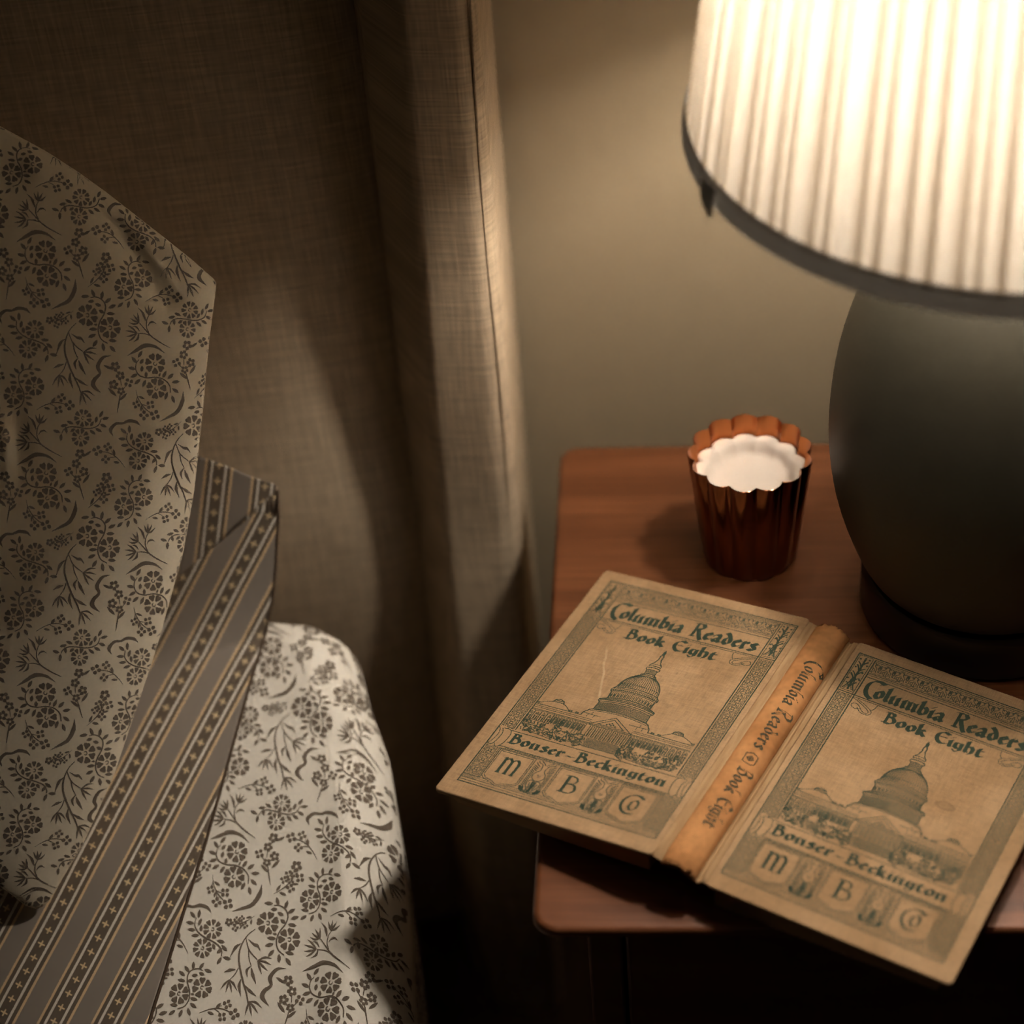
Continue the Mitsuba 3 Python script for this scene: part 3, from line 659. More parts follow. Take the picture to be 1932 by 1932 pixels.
def spine_pt(s, b, z):
    """s across in mm (-14.5..14.5), z above the line between the two boards in mm."""
    s, b, z = map(lambda q: np.asarray(q, float), (s, b, z)); t = (s + 14.485) / 28.97; k = b / BH
    h = (ZL[0] + (ZL[1] - ZL[0]) * k) * (1 - t) + (ZR[0] + (ZR[1] - ZR[0]) * k) * t
    return np.r_[BO, 0] + bu * (s / 1000)[..., None] + bv * b[..., None] + np.array([0, 0, 1.]) * (h + z / 1000)[..., None]
SP = curve([(-9.6, -.2), (-8.0, 1.3), (-4.6, 3.0), (0, 3.9), (4.4, 3.6), (7.6, 1.9), (9.0, -.6)], 48)
def strip(prof, th, b0, b1, nb=60, ragged=0., seed=0):
    loops = []; n = len(prof)
    cl = np.vstack([prof, prof[::-1] - [0, th]])
    r0 = mikit.meshkit.fbm(np.c_[cl[:, 0] * .9, np.zeros((len(cl), 2))], 3, seed); r1 = mikit.meshkit.fbm(np.c_[cl[:, 0] * .9 + 40, np.zeros((len(cl), 2))], 3, seed)
    for b in np.linspace(0, 1, nb):
        bb = (b0 + ragged * r0) * (1 - b) + (b1 - ragged * r1) * b
        dz = .25 * (mikit.meshkit.fbm(np.c_[cl[:, 0] * .15, bb * 60, np.zeros(len(cl))], 3, 5) - .5) - 1.3 * np.clip((np.abs(b - .5) - .47) / .03, 0, 1)
        loops.append((cl[:, 0], bb, cl[:, 1] + dz))
    P = [spine_pt(*l) for l in loops]; m = loft(P); uv = np.vstack([np.c_[l[0] / 1000, l[1]] for l in loops] + [[[0, 0]], [[0, 0]]])
    return m, uv
def out_fix(m):
    t_ = trimesh.Trimesh(m[0], m[1], process=False)
    return (m[0], m[1][:, ::-1]) if t_.volume < 0 else m
m, uv = strip(SP, .8, -.0012, BH + .0010, 70, .0024, 2)
sp = obj('spine', out_fix(m), 'spine_cloth', book, smooth=True, uv=uv, label='rounded orange brown spine')
for pf, sd in ((curve([(-14.6, -.05), (-13.2, -.5), (-12.0, -.35), (-10.6, -.9), (-9.2, -.6)], 20), 5), (curve([(8.6, -1.6), (9.8, -2.9), (10.8, -2.3), (11.8, -.5), (13.0, -.1), (14.6, -.05)], 24), 6)):
    m, uv = strip(pf, 1.0, .0004, BH - .0004, 60, .0015, sd)
    obj('joint', out_fix(m), 'joint_cloth', book, smooth=True, uv=uv, label='worn pale cloth hinge')
def spine_text():
    g = []
    a = lettering('Columbia Readers', 0, 73, -2.4, 4.9, .27); b = lettering('Book Eight', 88, 133, -2.4, 4.9, .27)
    emb = [S([(78.0, -3.2), (83.6, -3.2), (84.6, -1.4), (84.6, 1.8), (83.6, 3.4), (78, 3.4), (76.6, .1), (78.0, -3.2)], .42)]
    emb += [S([(80.8 + 1.9 * math.cos(q), .1 + 1.9 * math.sin(q)) for q in np.linspace(0, 2 * math.pi, 5)], .4), S([(79.6, .1), (82.0, .1)], .5), S([(80.8, -1.1), (80.8, 1.3)], .5)]
    return a + b + emb
def spine_map(q):
    s = 1.2 + q[:, 1]; b = BH - .031 - q[:, 0] / 1000
    z = np.interp(s, SP[:, 0], SP[:, 1]); dz = .25 * (mikit.meshkit.fbm(np.c_[s * .15, b * 60, np.zeros(len(s))], 3, 5) - .5)
    return spine_pt(s, b, z + dz + .20)
obj('lettering', ink_mesh(spine_text(), spine_map, .6), 'spine_ink', sp, label='dark lettering: Columbia Readers, Book Eight')

# ------------------------------------------------------------------ wing chair
chair = thing('wing_chair', 'beige linen wing chair beside the wooden side table', 'armchair')
er, ef = np.array([math.cos(PSI), math.sin(PSI), 0]), np.array([math.sin(PSI), -math.cos(PSI), 0])
def rounded(poly, r, n=5):
    g = Polygon(poly).buffer(-r, join_style=2).buffer(r, quad_segs=n); g = shapely.segmentize(g, .012)
    return np.array(g.exterior.coords)[:-1]
def wing(shift=0.0, mirror=False):
    base = [(-.1655, 1.1010), (-.1165, 1.0985), (-.1225, 1.2480), (-.2050, 1.2420), (-.1880, 1.1400)]
    sec = rounded(base[::-1], .0135)
    loops = []
    for z in np.r_[np.linspace(-.44, .40, 44)]:
        p = sec.copy(); c0 = np.array([-.1500, 1.16])
        fwd = .060 * float(np.clip((-.02 - z) / .30, 0, 1)) ** 1.3
        infl = 1 + .020 * math.sin(z * 9 + 1) * 0
        k = np.clip((1.17 - p[:, 1]) / .07, 0, 1)
        p = p + np.outer(k, ef[:2]) * fwd
        lean = .010 * np.clip((z - .05) / .3, 0, 1) * k
        p[:, 0] += lean * np.clip((-.13 - p[:, 0]) / .04, 0, 1)
        if z > .36: p = c0 + (p - c0) * (1 - .25 * ((z - .36) / .04) ** 2)
        loops.append(np.c_[p, np.full(len(p), z)])
    return out_fix(loft(loops))
wm = wing()
w1 = obj('wing', wm, 'linen', chair, smooth=50, label='linen wing with a seam along its front edge')
# seam: a thin welt along the front outer edge
for off, r_ in ((0.0, .0009),):
    pts = []
    for z in np.linspace(-.43, .37, 60):
        fwd = .060 * float(np.clip((-.02 - z) / .30, 0, 1)) ** 1.3
        wob = .0009 * math.sin(z * 21 + off * 900)
        x = -.1225 + off + wob + .010 * float(np.clip((z - .15) / .25, 0, 1)) * .3; pts.append((x + ef[0] * fwd, 1.1012 + ef[1] * fwd + .0008, z))
    obj('welt', out_fix(tube(pts, r_, 8)), 'linen', w1, smooth=True)
# the other wing, mirrored across the chair
v = wm[0].copy(); mid = np.array([-.47, 1.13, 0]); d = (v - mid) @ er; v = v - 2 * np.outer(d, er)
obj('wing', out_fix((v, wm[1][:, ::-1])), 'linen', chair, smooth=50)
def back():
    S_, Zn = 70, 80; ss = np.linspace(-.618, .010, S_); zz = np.linspace(-.43, .47, Zn)
    Sg, Zg = np.meshgrid(ss, zz, indexing='ij'); u = (Sg + .304) / .314; w_ = np.where(Zg > .085, (Zg - .085) / .385, (Zg - .085) / .515)
    crown = .034 * (1 - np.abs(u) ** 14) * (1 - .5 * np.abs(w_) ** 6) + .006 * (1 - u * u)
    dep = .045 + .115 * (Zg - .05) * (Zg > -9) - crown + .03 * np.clip((-.02 - Zg) / .2, 0, 1) ** 1.5
    front = np.array([-.1700, 1.124, 0]) + Sg[..., None] * er - dep[..., None] * ef * 1.0 + Zg[..., None] * np.array([0, 0, 1.])
    backp = np.array([-.1700, 1.124, 0]) + Sg[..., None] * er - (.118 + .10 * (Zg[..., None] - .47)) * ef + Zg[..., None] * np.array([0, 0, 1.])
    loops = [np.vstack([front[:, j], backp[::-1, j]]) for j in range(Zn)]
    return out_fix(loft(loops))
obj('backrest', back(), 'linen', chair, smooth=50, label='padded linen backrest')
def chair_box(s0, s1, f0, f1, z0, z1, r=.02, bev=.012):
    m = slab(s0, f0, s1, f1, z0, z1, r, bev, 4, 6); v = m[0]
    P = np.array([-.1700, 1.124, 0]) + v[:, :1] * er + v[:, 1:2] * ef + np.c_[np.zeros((len(v), 2)), v[:, 2]]
    return out_fix((P, m[1]))
obj('seat_base', chair_box(-.55, -.075, -.02, .50, -.42, -.3005), 'linen', chair, smooth=40, label='linen seat base')
for s_, f_ in ((-.57, .44), (-.07, .44), (-.57, .03), (-.07, .03)):
    loops = []
    for z, k in ((-.415, .024), (-.56, .014)):
        p = rrect(-k, -k, k, k, .005, 4); loops.append(np.array([-.1700, 1.124, 0]) + np.outer(p[:, 0] + s_, er) + np.outer(p[:, 1] + f_, ef) + [0, 0, z])
    obj('leg', out_fix(loft(loops)), 'walnut_dark', chair, smooth=30, label='dark wooden leg')

# ------------------------------------------------------------------ floral print: one repeat, drawn once and laid out on its lattice
def smooth_closed(P, n=4):
    P = np.vstack([P, P[:1]]); return curve(P, n * len(P))[:-1]
def leaf(cx, cy, ang, L=62, w=27):
    a = math.radians(ang); c, s_ = math.cos(a), math.sin(a)
    P = np.array([(-.5, .04), (-.25, .42), (.08, .5), (.3, .30), (.52, .0), (.28, -.36), (0, -.46), (-.28, -.34)]) * [L, w]
    return P @ np.array([[c, s_], [-s_, c]]) + [cx, cy]
def blade(pts, w, taper=(.1, 1, .1)):
    """A stroke that swells in the middle."""
    P = curve(pts, 8 * len(pts)); t = np.linspace(0, 1, len(P)); k = np.interp(t, np.linspace(0, 1, len(taper)), taper) * w / 2
    d = np.gradient(P, axis=0); d /= np.linalg.norm(d, axis=1, keepdims=True) + 1e-9; n_ = np.c_[-d[:, 1], d[:, 0]] * k[:, None]
    return np.vstack([P + n_, (P - n_)[::-1]])
def flower(cx, cy, R, n=7, rot=0., r0=.36, notch=.93, gap=.10):
    out = []
    for i in range(n):
        a = rot + 2 * math.pi * i / n; h = math.pi / n * (1 - gap); P = []
        for u, r in ((-.42, r0), (-.80, r0 + .26), (-.97, .80), (-.72, .97), (-.30, 1.0), (0, notch), (.30, 1.0), (.72, .97), (.97, .80), (.80, r0 + .26), (.42, r0)):
            P.append((cx + R * r * math.cos(a + u * h), cy + R * r * math.sin(a + u * h)))
        out.append(np.array(P))
    for j in range(2):
        a = rot + .8 + j * 2.2; out.append(blade([(cx + R * .16 * math.cos(a + q), cy + R * .16 * math.sin(a + q)) for q in (0, .9, 1.8, 2.6)], R * .11, (.5, 1, .6)))
    return out
def posy(cx, cy, R, n=4, rot=0.):
    """A small blossom of a few round petals."""
    out = []
    for i in range(n):
        a = rot + 2 * math.pi * i / n; px, py = cx + R * .58 * math.cos(a), cy + R * .58 * math.sin(a)
        P = np.array([(-.36, 0), (-.12, .34), (.26, .36), (.46, .14), (.40, -.12), (.26, -.36), (-.12, -.34)]) * R * 1.02
        c, s_ = math.cos(a), math.sin(a); out.append(P @ np.array([[c, s_], [-s_, c]]) + [px, py])
    return out
def similar(polys, a0, a1, b0, b1, mirror=False):
    """Carries the figure from the axis a0-a1 to the axis b0-b1."""
    z = lambda p: complex(*p); A0, A1, B0, B1 = z(a0), z(a1), z(b0), z(b1); out = []
    for P in polys:
        q = (P[:, 0] + 1j * P[:, 1] - A0) / (A1 - A0)
        if mirror: q = np.conj(q)
        q = q * (B1 - B0) + B0; out.append(np.c_[q.real, q.imag])
    return out
def repeat_unit():
    o = []
    A0, A1 = (90, 625), (262, 550)
    A = flower(*A0, 80, 7, .25) + flower(*A1, 80, 7, .1)
    A.append(blade([(100, 740), (150, 712), (175, 655), (168, 590), (140, 530), (134, 470), (160, 430), (205, 412), (246, 420)], 10, (.8, 1, 1, .6)))
    for l in ((163, 395, -95), (228, 388, -60), (286, 415, 12), (118, 430, -135), (85, 470, -150), (92, 523, -175), (188, 467, -12, 48), (240, 446, 18, 46), (160, 513, -20, 44), (212, 646, 8), (217, 695, 28), (192, 748, 62), (130, 770, 105), (62, 776, 140), (66, 717, 180), (196, 612, 0, 30, 16)): A.append(leaf(*l))
    o += A + similar(A, A0, A1, (365, 1460), (355, 1255)) + similar(A, A0, A1, (880, 1870), (692, 1772), True)
    B0, B1 = (635, 965), (655, 805)
    B = flower(*B0, 74, 9, .1, .42, .94, .16) + flower(*B1, 74, 9, .3, .42, .94, .16)
    B.append(blade([(482, 930), (500, 900), (545, 878), (610, 880), (675, 890), (735, 886), (785, 860), (808, 808)], 10, (.8, 1, 1, .7)))
    for l in ((440, 915, 20), (476, 965, 95), (500, 867, -10), (550, 842, 25), (518, 905, 80, 56), (572, 905, 150, 46), (730, 852, -55, 50), (765, 818, -75, 58), (806, 772, -60), (842, 806, -12), (824, 866, 25), (784, 902, 30), (735, 920, 40)): B.append(leaf(*l))
    o += B + similar(B, B0, B1, (210, 250), (265, 90), True)
    # three-blossom sprig, and two more the other way round
    Sg = posy(480, 640, 36, 4, .2) + posy(455, 740, 36, 4, .5) + posy(546, 702, 42, 4, .1)
    Sg += [blade([(275, 742), (340, 705), (410, 682), (470, 684), (520, 698)], 8, (.3, 1, 1, .7)), blade([(385, 690), (430, 712)], 7, (.5, 1, .6)), leaf(412, 662, -50, 56, 22), leaf(362, 728, 15, 54, 22), blade([(400, 684), (440, 655)], 6, (.8, 1, .5))]
    o += Sg + similar(Sg, (275, 742), (546, 702), (1010, 1215), (775, 1072), True)
    S3 = posy(195, 1592, 34, 4, .3) + posy(315, 1595, 38, 4, .6) + posy(260, 1682, 40, 4, 0) + posy(352, 1680, 44, 4, .4)
    S3 += [blade([(190, 1472), (210, 1540), (250, 1605), (300, 1650), (340, 1672)], 8, (.3, 1, 1, .8)), blade([(205, 1525), (196, 1570)], 7, (.8, 1, .6)), blade([(235, 1590), (290, 1605)], 7, (.8, 1, .6)), blade([(240, 1600), (258, 1650)], 7, (.8, 1, .6)), leaf(238, 1535, 25, 60, 20), leaf(236, 1625, 95, 50, 18)]
    o += S3
    # lily sprigs
    def lily(cx, cy, ang, L=60):
        return [blade([(cx, cy), (cx + L * .5 * math.cos(math.radians(ang + d)) + 0, cy + L * .5 * math.sin(math.radians(ang + d * 1.4))), (cx + L * math.cos(math.radians(ang + d * k)), cy + L * math.sin(math.radians(ang + d * k)))], 17, (.45, 1, .12)) for d, k in ((-46, 1.0), (-20, 1.0), (8, 1.0), (36, 1.0))]
    o += [blade([(484, 1122), (410, 1085), (330, 1035), (280, 985), (222, 922)], 11, (.35, 1, 1, .6)), blade([(310, 1022), (262, 1008), (205, 1008)], 9, (.8, 1, .6)), blade([(300, 1000), (280, 950), (285, 890), (306, 850)], 9, (.9, 1, .6)),
          blade([(210, 796), (245, 830), (262, 868), (272, 900)], 22, (.1, 1, .4)), blade([(292, 945), (310, 918), (338, 910), (364, 926)], 17, (.2, 1, .1)), blade([(160, 948), (195, 955), (222, 988)], 15, (.1, 1, .3)), blade([(214, 1012), (206, 1050), (168, 1080)], 20, (.4, 1, .1))]
    o += lily(218, 918, -135, 82) + lily(300, 852, -70, 78) + lily(200, 1004, -178, 100)
    o += [blade([(602, 30), (548, 90), (512, 180), (508, 270), (535, 360), (575, 455), (610, 525), (640, 605)], 15, (.4, .9, 1, .7)), blade([(540, 115), (580, 200), (655, 262)], 10, (.7, 1, .7)), blade([(575, 200), (590, 265), (620, 325)], 9, (.9, 1, .5)), blade([(520, 350), (500, 405), (465, 455)], 9, (.9, 1, .6)),
          blade([(560, 118), (610, 150), (640, 155), (668, 190)], 26, (.1, 1, .2)), blade([(508, 162), (470, 200), (437, 288)], 26, (.2, 1, .1)), blade([(498, 368), (455, 380), (412, 404)], 24, (.3, 1, .1)), blade([(612, 322), (588, 360), (600, 410)], 22, (.3, 1, .2)), blade([(620, 335), (640, 385), (675, 448)], 26, (.3, 1, .2)), blade([(552, 435), (548, 490), (575, 566)], 26, (.3, 1, .1)), blade([(592, 476), (640, 512), (692, 540)], 24, (.2, 1, .1))]
    o += lily(660, 268, 28, 112) + lily(462, 456, 88, 100) + lily(644, 590, 62, 112)
    # long blades and ribbons
    o += [blade([(118, 1192), (190, 1150), (270, 1106), (360, 1116), (440, 1168)], 36, (.06, .75, 1, .6, .06)), blade([(597, 1480), (590, 1565), (545, 1652), (470, 1696), (396, 1732)], 36, (.06, 1, .9, .6, .06)),
          blade([(888, 290), (820, 310), (778, 380), (795, 440), (750, 490), (742, 540), (802, 596)], 36, (.06, .7, .9, .6, .9, 1, .06)), blade([(906, 952), (885, 900), (930, 850), (985, 846), (1040, 826), (1100, 836), (1136, 868)], 34, (.08, .9, .7, .5, .8, .7, .06))]
    # blossoming stalks
    K = posy(632, 1098, 41, 5, .3) + posy(600, 1178, 38, 5, 0) + posy(538, 1243, 38, 4, .3) + posy(664, 1243, 39, 5, .6) + posy(610, 1303, 33, 5, .2)
    K += [blade([(664, 1472), (640, 1395), (622, 1335)], 11, (.4, 1, .8)), blade([(602, 1262), (602, 1218)], 7, (.8, 1, .8)), blade([(616, 1156), (626, 1132)], 7, (1, 1)), blade([(560, 1262), (586, 1286)], 7, (1, 1)), blade([(645, 1272), (630, 1290)], 7, (1, 1)), leaf(692, 1097, -32, 78, 22), leaf(682, 1302, -52, 96, 26), leaf(600, 1352, 38, 90, 24)]
    o += K + similar(K, (664, 1472), (632, 1098), (940, 758), (922, 380), True)
    K2 = posy(852, 1292, 44, 5, .2) + posy(800, 1365, 34, 4, .3) + posy(842, 1352, 30, 4, 0) + posy(892, 1378, 38, 4, .5) + posy(768, 1415, 32, 4, .2) + posy(822, 1412, 30, 4, .4) + posy(830, 1472, 36, 4, .1)
    K2 += [blade([(698, 1542), (760, 1492), (815, 1430), (845, 1370)], 9, (.3, 1, .9)), leaf(733, 1486, -62, 64, 22), leaf(775, 1525, 15, 62, 24), leaf(862, 1432, -10, 52, 18), blade([(785, 1470), (815, 1470)], 7, (1, 1))]
    o += K2 + similar(K2, (698, 1542), (852, 1292), (580, 1735), (385, 1820), True)
    return [P / 4.391 + [0, 600] for P in o]
UNIT = repeat_unit()
LAT = np.array([[206.1, 206.1], [0, 411.5]])
def floral(px_to_uv, outline, inv_rot=None, ranges=(range(-6, 7), range(-8, 9))):
    """All repeats that touch the outline (a shapely polygon in surface coordinates), cut to it."""
    out = []; prep = shapely.prepare(outline)
    for i in ranges[0]:
        for j in ranges[1]:
            d = i * LAT[0] + j * LAT[1]
            q = px_to_uv(np.array([[100, 800], [-60, 560], [260, 560], [260, 1080], [-60, 1080]]) + d)
            if not outline.intersects(Polygon(q[1:])): continue
            for P in UNIT:
                g = Polygon(px_to_uv(P + d))
                if not g.is_valid: g = g.buffer(0)
                if outline.contains(g): out.append(g)
                elif outline.intersects(g):
                    g = g.intersection(outline); out += [x for x in getattr(g, 'geoms', [g]) if isinstance(x, Polygon)]
    return out

def polar(outline, cx, cy, radii):
    P = np.asarray(outline); return [np.c_[cx + (P[:, 0] - cx) * r, cy + (P[:, 1] - cy) * r] for r in radii]
def resample(P, n):
    L = LineString(np.vstack([P, P[:1]])); return np.array([L.interpolate(t, True).coords[0] for t in np.linspace(0, 1, n, endpoint=False)])

# ------------------------------------------------------------------ seat cushion in the floral cover
CUSH = Polygon([(-.2172, 1.0150), (-.2098, 1.0055), (-.2014, .9777), (-.1880, .9439), (-.1791, .9014), (-.1694, .8419), (-.1633, .7878), (-.1591, .7400), (-.150, .64), (-.156, .60), (-.55, .530), (-.655, .95), (-.62, .985), (-.40, 1.026), (-.285, 1.0310), (-.2371, 1.0260)])
CUSH = CUSH.buffer(-.012, join_style=1).buffer(.012, quad_segs=8)
CO = resample(np.array(CUSH.exterior.coords)[:-1][::(-1 if not CUSH.exterior.is_ccw else 1)], 300)
CR = .034
def crease(x, y, a, b, w, h):
    a, b = np.array(a), np.array(b); ab = b - a; t = np.clip(((x - a[0]) * ab[0] + (y - a[1]) * ab[1]) / (ab @ ab), 0, 1)
    d = np.hypot(x - a[0] - t * ab[0], y - a[1] - t * ab[1]); return h * np.exp(-(d / w) ** 2) * np.sin(np.pi * (.08 + .84 * t))
def cush_z(x, y):
    x, y = np.asarray(x, float), np.asarray(y, float); shp = x.shape; x, y = x.ravel(), y.ravel()
    d = np.minimum(shapely.distance(shapely.points(x, y), CUSH.exterior), CR); d = np.where(shapely.contains_xy(CUSH, x, y), d, 0)
    z = -.0235 - .30 * (1.0 - y) - (CR - np.sqrt(np.maximum(CR * CR - (CR - d) ** 2, 0))) - .006 * (1 - d / CR)
    z += .0035 * (mikit.meshkit.fbm(np.c_[x * 9, y * 9, np.zeros(len(x))], 2, 4) - .5)
    z += crease(x, y, (-.245, .960), (-.195, .945), .006, .0022) + crease(x, y, (-.235, .935), (-.185, .918), .007, -.0020)
    z += crease(x, y, (-.206, .93), (-.200, .72), .009, .0022) + crease(x, y, (-.190, .86), (-.182, .70), .008, -.0022) + crease(x, y, (-.188, .800), (-.215, .765), .005, .0018)
    return z.reshape(shp)
c0 = np.array([-.38, .78])
rad = np.r_[np.linspace(.02, .8, 30), np.linspace(.815, .985, 40), np.linspace(.988, 1, 10)]
loops = []
for q in polar(CO, *c0, rad): loops.append(np.c_[q, cush_z(q[:, 0], q[:, 1])])
ze = loops[-1][:, 2]
for t_, k in ((.10, 1.001), (.35, 1.004), (.65, 1.003), (.90, .998), (.975, .988), (1.0, .965)):
    q = polar(CO, *c0, [k])[0]; loops.append(np.c_[q, ze * (1 - t_) - .300 * t_])
cm = loft(loops); cm = out_fix(cm)
cush = obj('seat_cushion', cm, 'cotton_cream', None, smooth=60, label='plump cream seat cushion printed with brown flowers, on the wing chair seat', cat='cushion')
def seat_px(q):
    """Print coordinates to metres on the seat: turned 9 degrees and drawn out in depth."""
    f1 = np.array([90 / 4.391, 600 + 625 / 4.391]); a = math.radians(9.2); c_, s_ = math.cos(a), math.sin(a)
    d = (np.asarray(q, float) - f1); d = np.c_[d[:, 0] * c_ - d[:, 1] * s_, d[:, 0] * s_ + d[:, 1] * c_] * 1.0 + [583.4, 1698.6]
    e = d - [500, 1500]
    return np.c_[-0.25384 + e[:, 0] * 0.0003059 + e[:, 1] * 0.0000302, 0.89944 + e[:, 0] * -0.0000015 + e[:, 1] * -0.0003159]
IN = CUSH.buffer(-.0012)
def seat_map(q):
    x, y = q[:, 0], q[:, 1]; h = 1e-4; z = cush_z(x, y)
    gx, gy = (cush_z(x + h, y) - z) / h, (cush_z(x, y + h) - z) / h; n_ = np.c_[-gx, -gy, np.ones(len(x))]; n_ /= np.linalg.norm(n_, axis=1, keepdims=True)
    return np.c_[x, y, z] + n_ * .00035
obj('floral_print', ink_mesh(floral(seat_px, IN), seat_map, .004), 'floral_ink', cush, kind='stuff', label='brown floral print')

# the cover's print carried on down the cushion's sides
COL = np.vstack([CO, CO[:1]]); CS = np.r_[0, np.cumsum(np.linalg.norm(np.diff(COL, axis=0), axis=1))]; ZE = np.r_[ze, ze[:1]]
def side_map(q):
    x, y, z0 = (np.interp(q[:, 0], CS, w) for w in (COL[:, 0], COL[:, 1], ZE)); z = z0 - q[:, 1]
    t_ = np.clip((z0 - z) / (z0 + .300), 0, 1); k = np.interp(t_, [0, .10, .35, .65, .90, .975, 1.0], [1, 1.001, 1.004, 1.003, .998, .988, .965]) + .0018
    return np.c_[c0[0] + (x - c0[0]) * k, c0[1] + (y - c0[1]) * k, z]
SIDE = Polygon([(.001, .003)] + [(CS[i], .003) for i in range(2, 299)] + [(CS[-1] - .001, .003), (CS[-1] - .001, .09)] + [(CS[i], min(.16, .93 * (ZE[i] + .300))) for i in range(298, 1, -1)] + [(.001, .09)]).buffer(0)
obj('floral_print', ink_mesh(floral(lambda q: np.asarray(q, float) * [.000298, .000298], SIDE, ranges=(range(-2, 40), range(-42, 8))), side_map, .004), 'floral_ink', cush, kind='stuff', label='brown floral print')

# ------------------------------------------------------------------ pillow in the floral cover, leaning on the backrest
PO, PU, PV, PN = np.array([-0.3558, 0.9473, 0.1047]), np.array([0.9375, 0.274, -0.2146]), np.array([0.0232, 0.566, 0.824]), np.array([0.3472, -0.7775, 0.5243])
PILLOW =  [(0.0911, 0.1352), (0.0908, 0.1308), (0.0869, 0.1032), (0.0825, 0.0623), (0.0772, 0.0184), (0.0706, -0.0154), (0.0622, -0.0439), (0.056, -0.0653), (0.0438, -0.1005), (0.0297, -0.1401), (0.0133, -0.175), (-0.0064, -0.2072), (-0.0123, -0.211), (-0.0186, -0.2087), (-0.0326, -0.1963), (-0.066, -0.1697), (-0.123, -0.1252), (-0.1625, -0.0914), (-0.1701, -0.0768), (-0.1594, 0.0048), (-0.143, 0.105), (-0.1122, 0.2483), (-0.1013, 0.2562), (-0.0774, 0.2469), (-0.0479, 0.2318), (-0.0235, 0.2175), (-0.0112, 0.2109), (0.0013, 0.2041), (0.0179, 0.1933), (0.0319, 0.1832), (0.0601, 0.1611), (0.0773, 0.1473)]
PP = Polygon(PILLOW); PP = PP if PP.is_valid else PP.buffer(0)
PO_ = resample(np.array(PP.exterior.coords)[:-1][::(1 if PP.exterior.is_ccw else -1)], 360)
def membrane(poly, step):
    """A stuffed cover's swell: the membrane held at the outline, scaled to 1."""
    x0, y0, x1, y1 = poly.bounds; x0 -= 3 * step; y0 -= 3 * step; nx, ny = int((x1 - x0) / step) + 4, int((y1 - y0) / step) + 4
    X, Y = np.meshgrid(x0 + np.arange(nx) * step, y0 + np.arange(ny) * step, indexing='ij')
    ins = shapely.contains_xy(poly, X.ravel(), Y.ravel()).reshape(nx, ny); idx = -np.ones((nx, ny), int); idx[ins] = np.arange(ins.sum()); n_ = int(ins.sum())
    I, J = np.nonzero(ins); rows, cols = [], []
    for di, dj in ((1, 0), (-1, 0), (0, 1), (0, -1)):
        q = idx[I + di, J + dj]; m_ = q >= 0; rows.append(idx[I, J][m_]); cols.append(q[m_])
    rows, cols = np.concatenate(rows), np.concatenate(cols)
    A = sparse.csc_matrix((np.r_[np.full(n_, 4.0), np.full(len(rows), -1.0)], (np.r_[np.arange(n_), rows], np.r_[np.arange(n_), cols])), shape=(n_, n_))
    u = np.zeros((nx, ny)); u[ins] = splinalg.spsolve(A, np.ones(n_)); return u / u.max(), (x0, y0, step)
PU_, PG = membrane(PP, .003)
def pil_px(q):
    x, t = np.asarray(q, float)[:, 0] - 100, 1000 - np.asarray(q, float)[:, 1]
    return np.c_[.0002845 * x + 5.8e-6 * t, -8.6e-6 * x + .0002905 * t - 5.5e-9 * t * t]
def pil_h(x, y):
    x, y = np.asarray(x, float), np.asarray(y, float); shp = x.shape; x, y = x.ravel(), y.ravel()
    d = shapely.distance(shapely.points(x, y), PP.exterior); d = np.where(shapely.contains_xy(PP, x, y), d, 0)
    u = map_coordinates(PU_, [(x - PG[0]) / PG[2], (y - PG[1]) / PG[2]], order=3, mode='nearest')
    h = .024 * (np.clip(u, 0, 1) + 1e-7) ** .56 * np.clip(d / .0012, 0, 1) ** .5
    ed = np.clip(d / .012, 0, 1)
    h += ed * .0045 * (mikit.meshkit.fbm(np.c_[x * 12, y * 12, np.zeros(len(x))], 2, 9) - .5)
    e = lambda px, py: tuple(pil_px([(px, py)])[0])
    for a, b, w, q in (((190, 395), (322, 575), .0075, -.0055), ((225, 380), (362, 560), .0055, .0030), ((262, 420), (352, 540), .0045, -.0040), ((318, 560), (404, 536), .0035, .0022), ((0, 760), (14, 905), .004, .0022), ((24, 760), (30, 900), .006, -.002),
                       ((85, 285), (40, 330), .006, .003), ((60, 310), (-30, 380), .008, -.003), ((300, 980), (330, 800), .009, -.002), ((270, 1000), (292, 760), .010, .002), ((200, 1150), (150, 1500), .02, .002), ((345, 640), (330, 820), .008, .0018)):
        h += ed * crease(x, y, e(*a), e(*b), w, q)
    return h.reshape(shp)
def pil_map(q, off=0.0, sgn=1):
    h = pil_h(q[:, 0], q[:, 1]); h = h + off if sgn > 0 else -1.7 * h
    return PO + q[:, :1] * PU + q[:, 1:2] * PV + h[:, None] * PN
pc = (-.045, .03)
rad = np.r_[np.linspace(.02, .9, 60), np.linspace(.91, .978, 20), np.linspace(.98, 1, 16)]
fr = [pil_map(q) for q in polar(PO_, *pc, rad)]; bk = [pil_map(q, 0, -1) for q in polar(PO_, *pc, rad[:-1][::-4])]
pil = obj('pillow', out_fix(loft(fr + bk)), 'cotton_beige', None, smooth=60, label='large beige pillow printed with brown flowers, leaning on the wing chair back', cat='pillow')
obj('floral_print', ink_mesh(floral(pil_px, PP.buffer(-.0006)), lambda q: pil_map(q, .0003), .004), 'floral_ink', pil, kind='stuff', label='brown floral print')

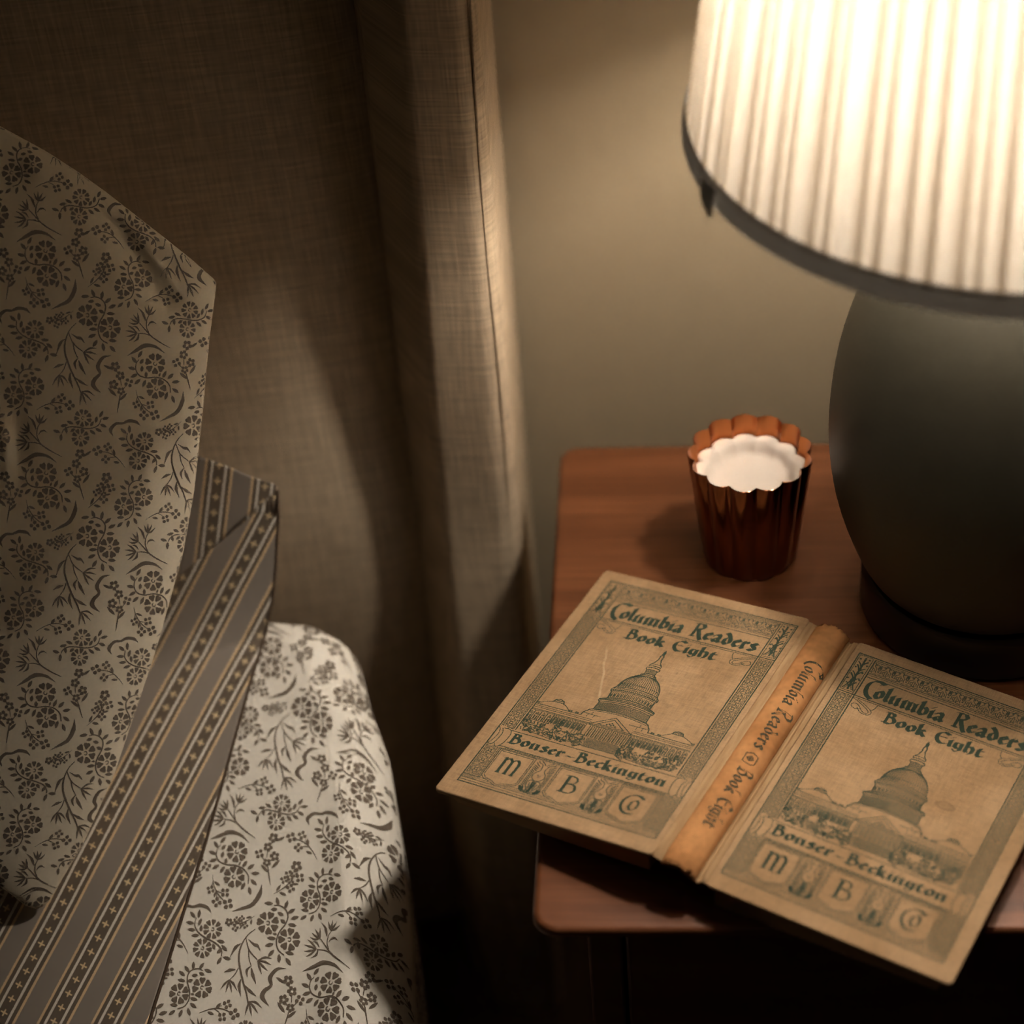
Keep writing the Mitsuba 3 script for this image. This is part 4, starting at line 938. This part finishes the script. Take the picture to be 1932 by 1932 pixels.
# ------------------------------------------------------------------ striped throw: a folded length of cloth on the seat, its top folded over
# each corner point: print coordinates (two) and its place (three)
TR = [(523, 925, -0.249, 1.0317, 0.0605), (524, 960, -0.2494, 1.027, 0.0503), (518, 1060, -0.2534, 1.0138, 0.0208), (512, 1120, -0.2566, 1.0059, 0.0028), (498, 1190, -0.2627, 0.9966, -0.0184), (470, 1290, -0.2688, 0.9645, -0.0306), (440, 1400, -0.2744, 0.9279, -0.0416), (413, 1500, -0.2793, 0.8956, -0.0513), (384, 1600, -0.2847, 0.8641, -0.0608), (346, 1720, -0.2919, 0.8274, -0.0718), (306, 1850, -0.2992, 0.7889, -0.0833), (280, 1932, -0.3038, 0.7652, -0.0904), (240, 2060, -0.3108, 0.7293, -0.1012)]
TL = [(340, 1074, -0.3099, 1.0119, 0.0176), (322, 1110, -0.3165, 1.0072, 0.0068), (296, 1160, -0.3262, 1.0006, -0.0082), (262, 1225, -0.3373, 0.9874, -0.0238), (230, 1290, -0.3447, 0.9652, -0.0304), (180, 1380, -0.3564, 0.9351, -0.0395), (110, 1500, -0.3726, 0.896, -0.0512), (50, 1610, -0.3858, 0.8613, -0.0616), (-10, 1720, -0.3986, 0.8274, -0.0718), (-75, 1840, -0.4121, 0.7916, -0.0825), (-130, 1940, -0.4233, 0.7625, -0.0912), (-200, 2070, -0.4369, 0.7257, -0.1023)]
BTOP = [(373, 860, -0.2962, 1.0473, 0.0746), (420, 875, -0.2818, 1.0453, 0.07), (470, 897, -0.2667, 1.0424, 0.0632), (523, 915, -0.2505, 1.04, 0.0576)]
BBOT = [(330, 1130, -0.3167, 1.0115, -0.0057), (380, 1090, -0.2997, 1.0168, 0.0063), (440, 1040, -0.2794, 1.0234, 0.021), (512, 985, -0.2554, 1.0307, 0.037)]
def along(P, n):
    P = np.array(P, float); L = np.r_[0, np.cumsum(np.linalg.norm(np.diff(P[:, 2:], axis=0), axis=1))]; t = np.linspace(0, L[-1], n)
    return np.stack([np.interp(t, L, P[:, k]) for k in range(5)], 1)
def cloth(a, b, na, nb, ang, x0, y0, th, seat=True):
    """A sheet ruled between the edges a and b, with print coordinates turned by ang."""
    A, B = along(a, na), along(b, na); loops, uvs = [], []
    ca, sa = math.cos(math.radians(ang)), math.sin(math.radians(ang))
    for i in range(na):
        k = np.linspace(0, 1, nb)[:, None]; R_ = A[i] * (1 - k) + B[i] * k; p = R_[:, 2:].copy()
        if seat:
            inside = shapely.contains_xy(CUSH, p[:, 0], p[:, 1]); zc = cush_z(p[:, 0], p[:, 1]) + .0028
            p[:, 2] = np.where(inside, np.maximum(p[:, 2] - .0035, zc), p[:, 2])
        p[:, 2] += .0012 * (mikit.meshkit.fbm(np.c_[p[:, :2] * 22, np.zeros(nb)], 2, 21) - .5)
        uv = np.c_[(R_[:, 0] * ca + R_[:, 1] * sa - x0) / 90.3 + .025, (-R_[:, 0] * sa + R_[:, 1] * ca - y0) / 90.3]
        low = p - np.array([0, -.5, .85]) * th; loops.append(np.vstack([p, low[::-1]])); uvs.append(np.vstack([uv, uv[::-1]]))
    m = loft(loops); n_ = len(m[0]); uv = np.vstack(uvs + [[[0, 0]], [[0, 0]]])[:n_]
    return out_fix(m), uv, np.array([l[nb - 1] for l in loops])
throw = thing('throw_blanket', 'dark brown throw with cream and tan stripes, folded between the pillow and the floral cushion', 'throw blanket')
m, uv, edge = cloth(TL, TR, 110, 60, 27.7, 961.4, 1213.1, .0014)
fr_ = obj('front_fold', m, 'striped_weave', throw, smooth=True, uv=uv)
obj('hem', out_fix(tube(edge - [0, -.0002, .0006], .0010, 8)), 'throw_edge', fr_, smooth=True, label='dark brown edge')
m, uv, _ = cloth(BTOP, BBOT, 30, 40, 6.7, 488.5, 882.7, .0014, False)
obj('back_fold', m, 'striped_weave', throw, smooth=True, uv=uv)
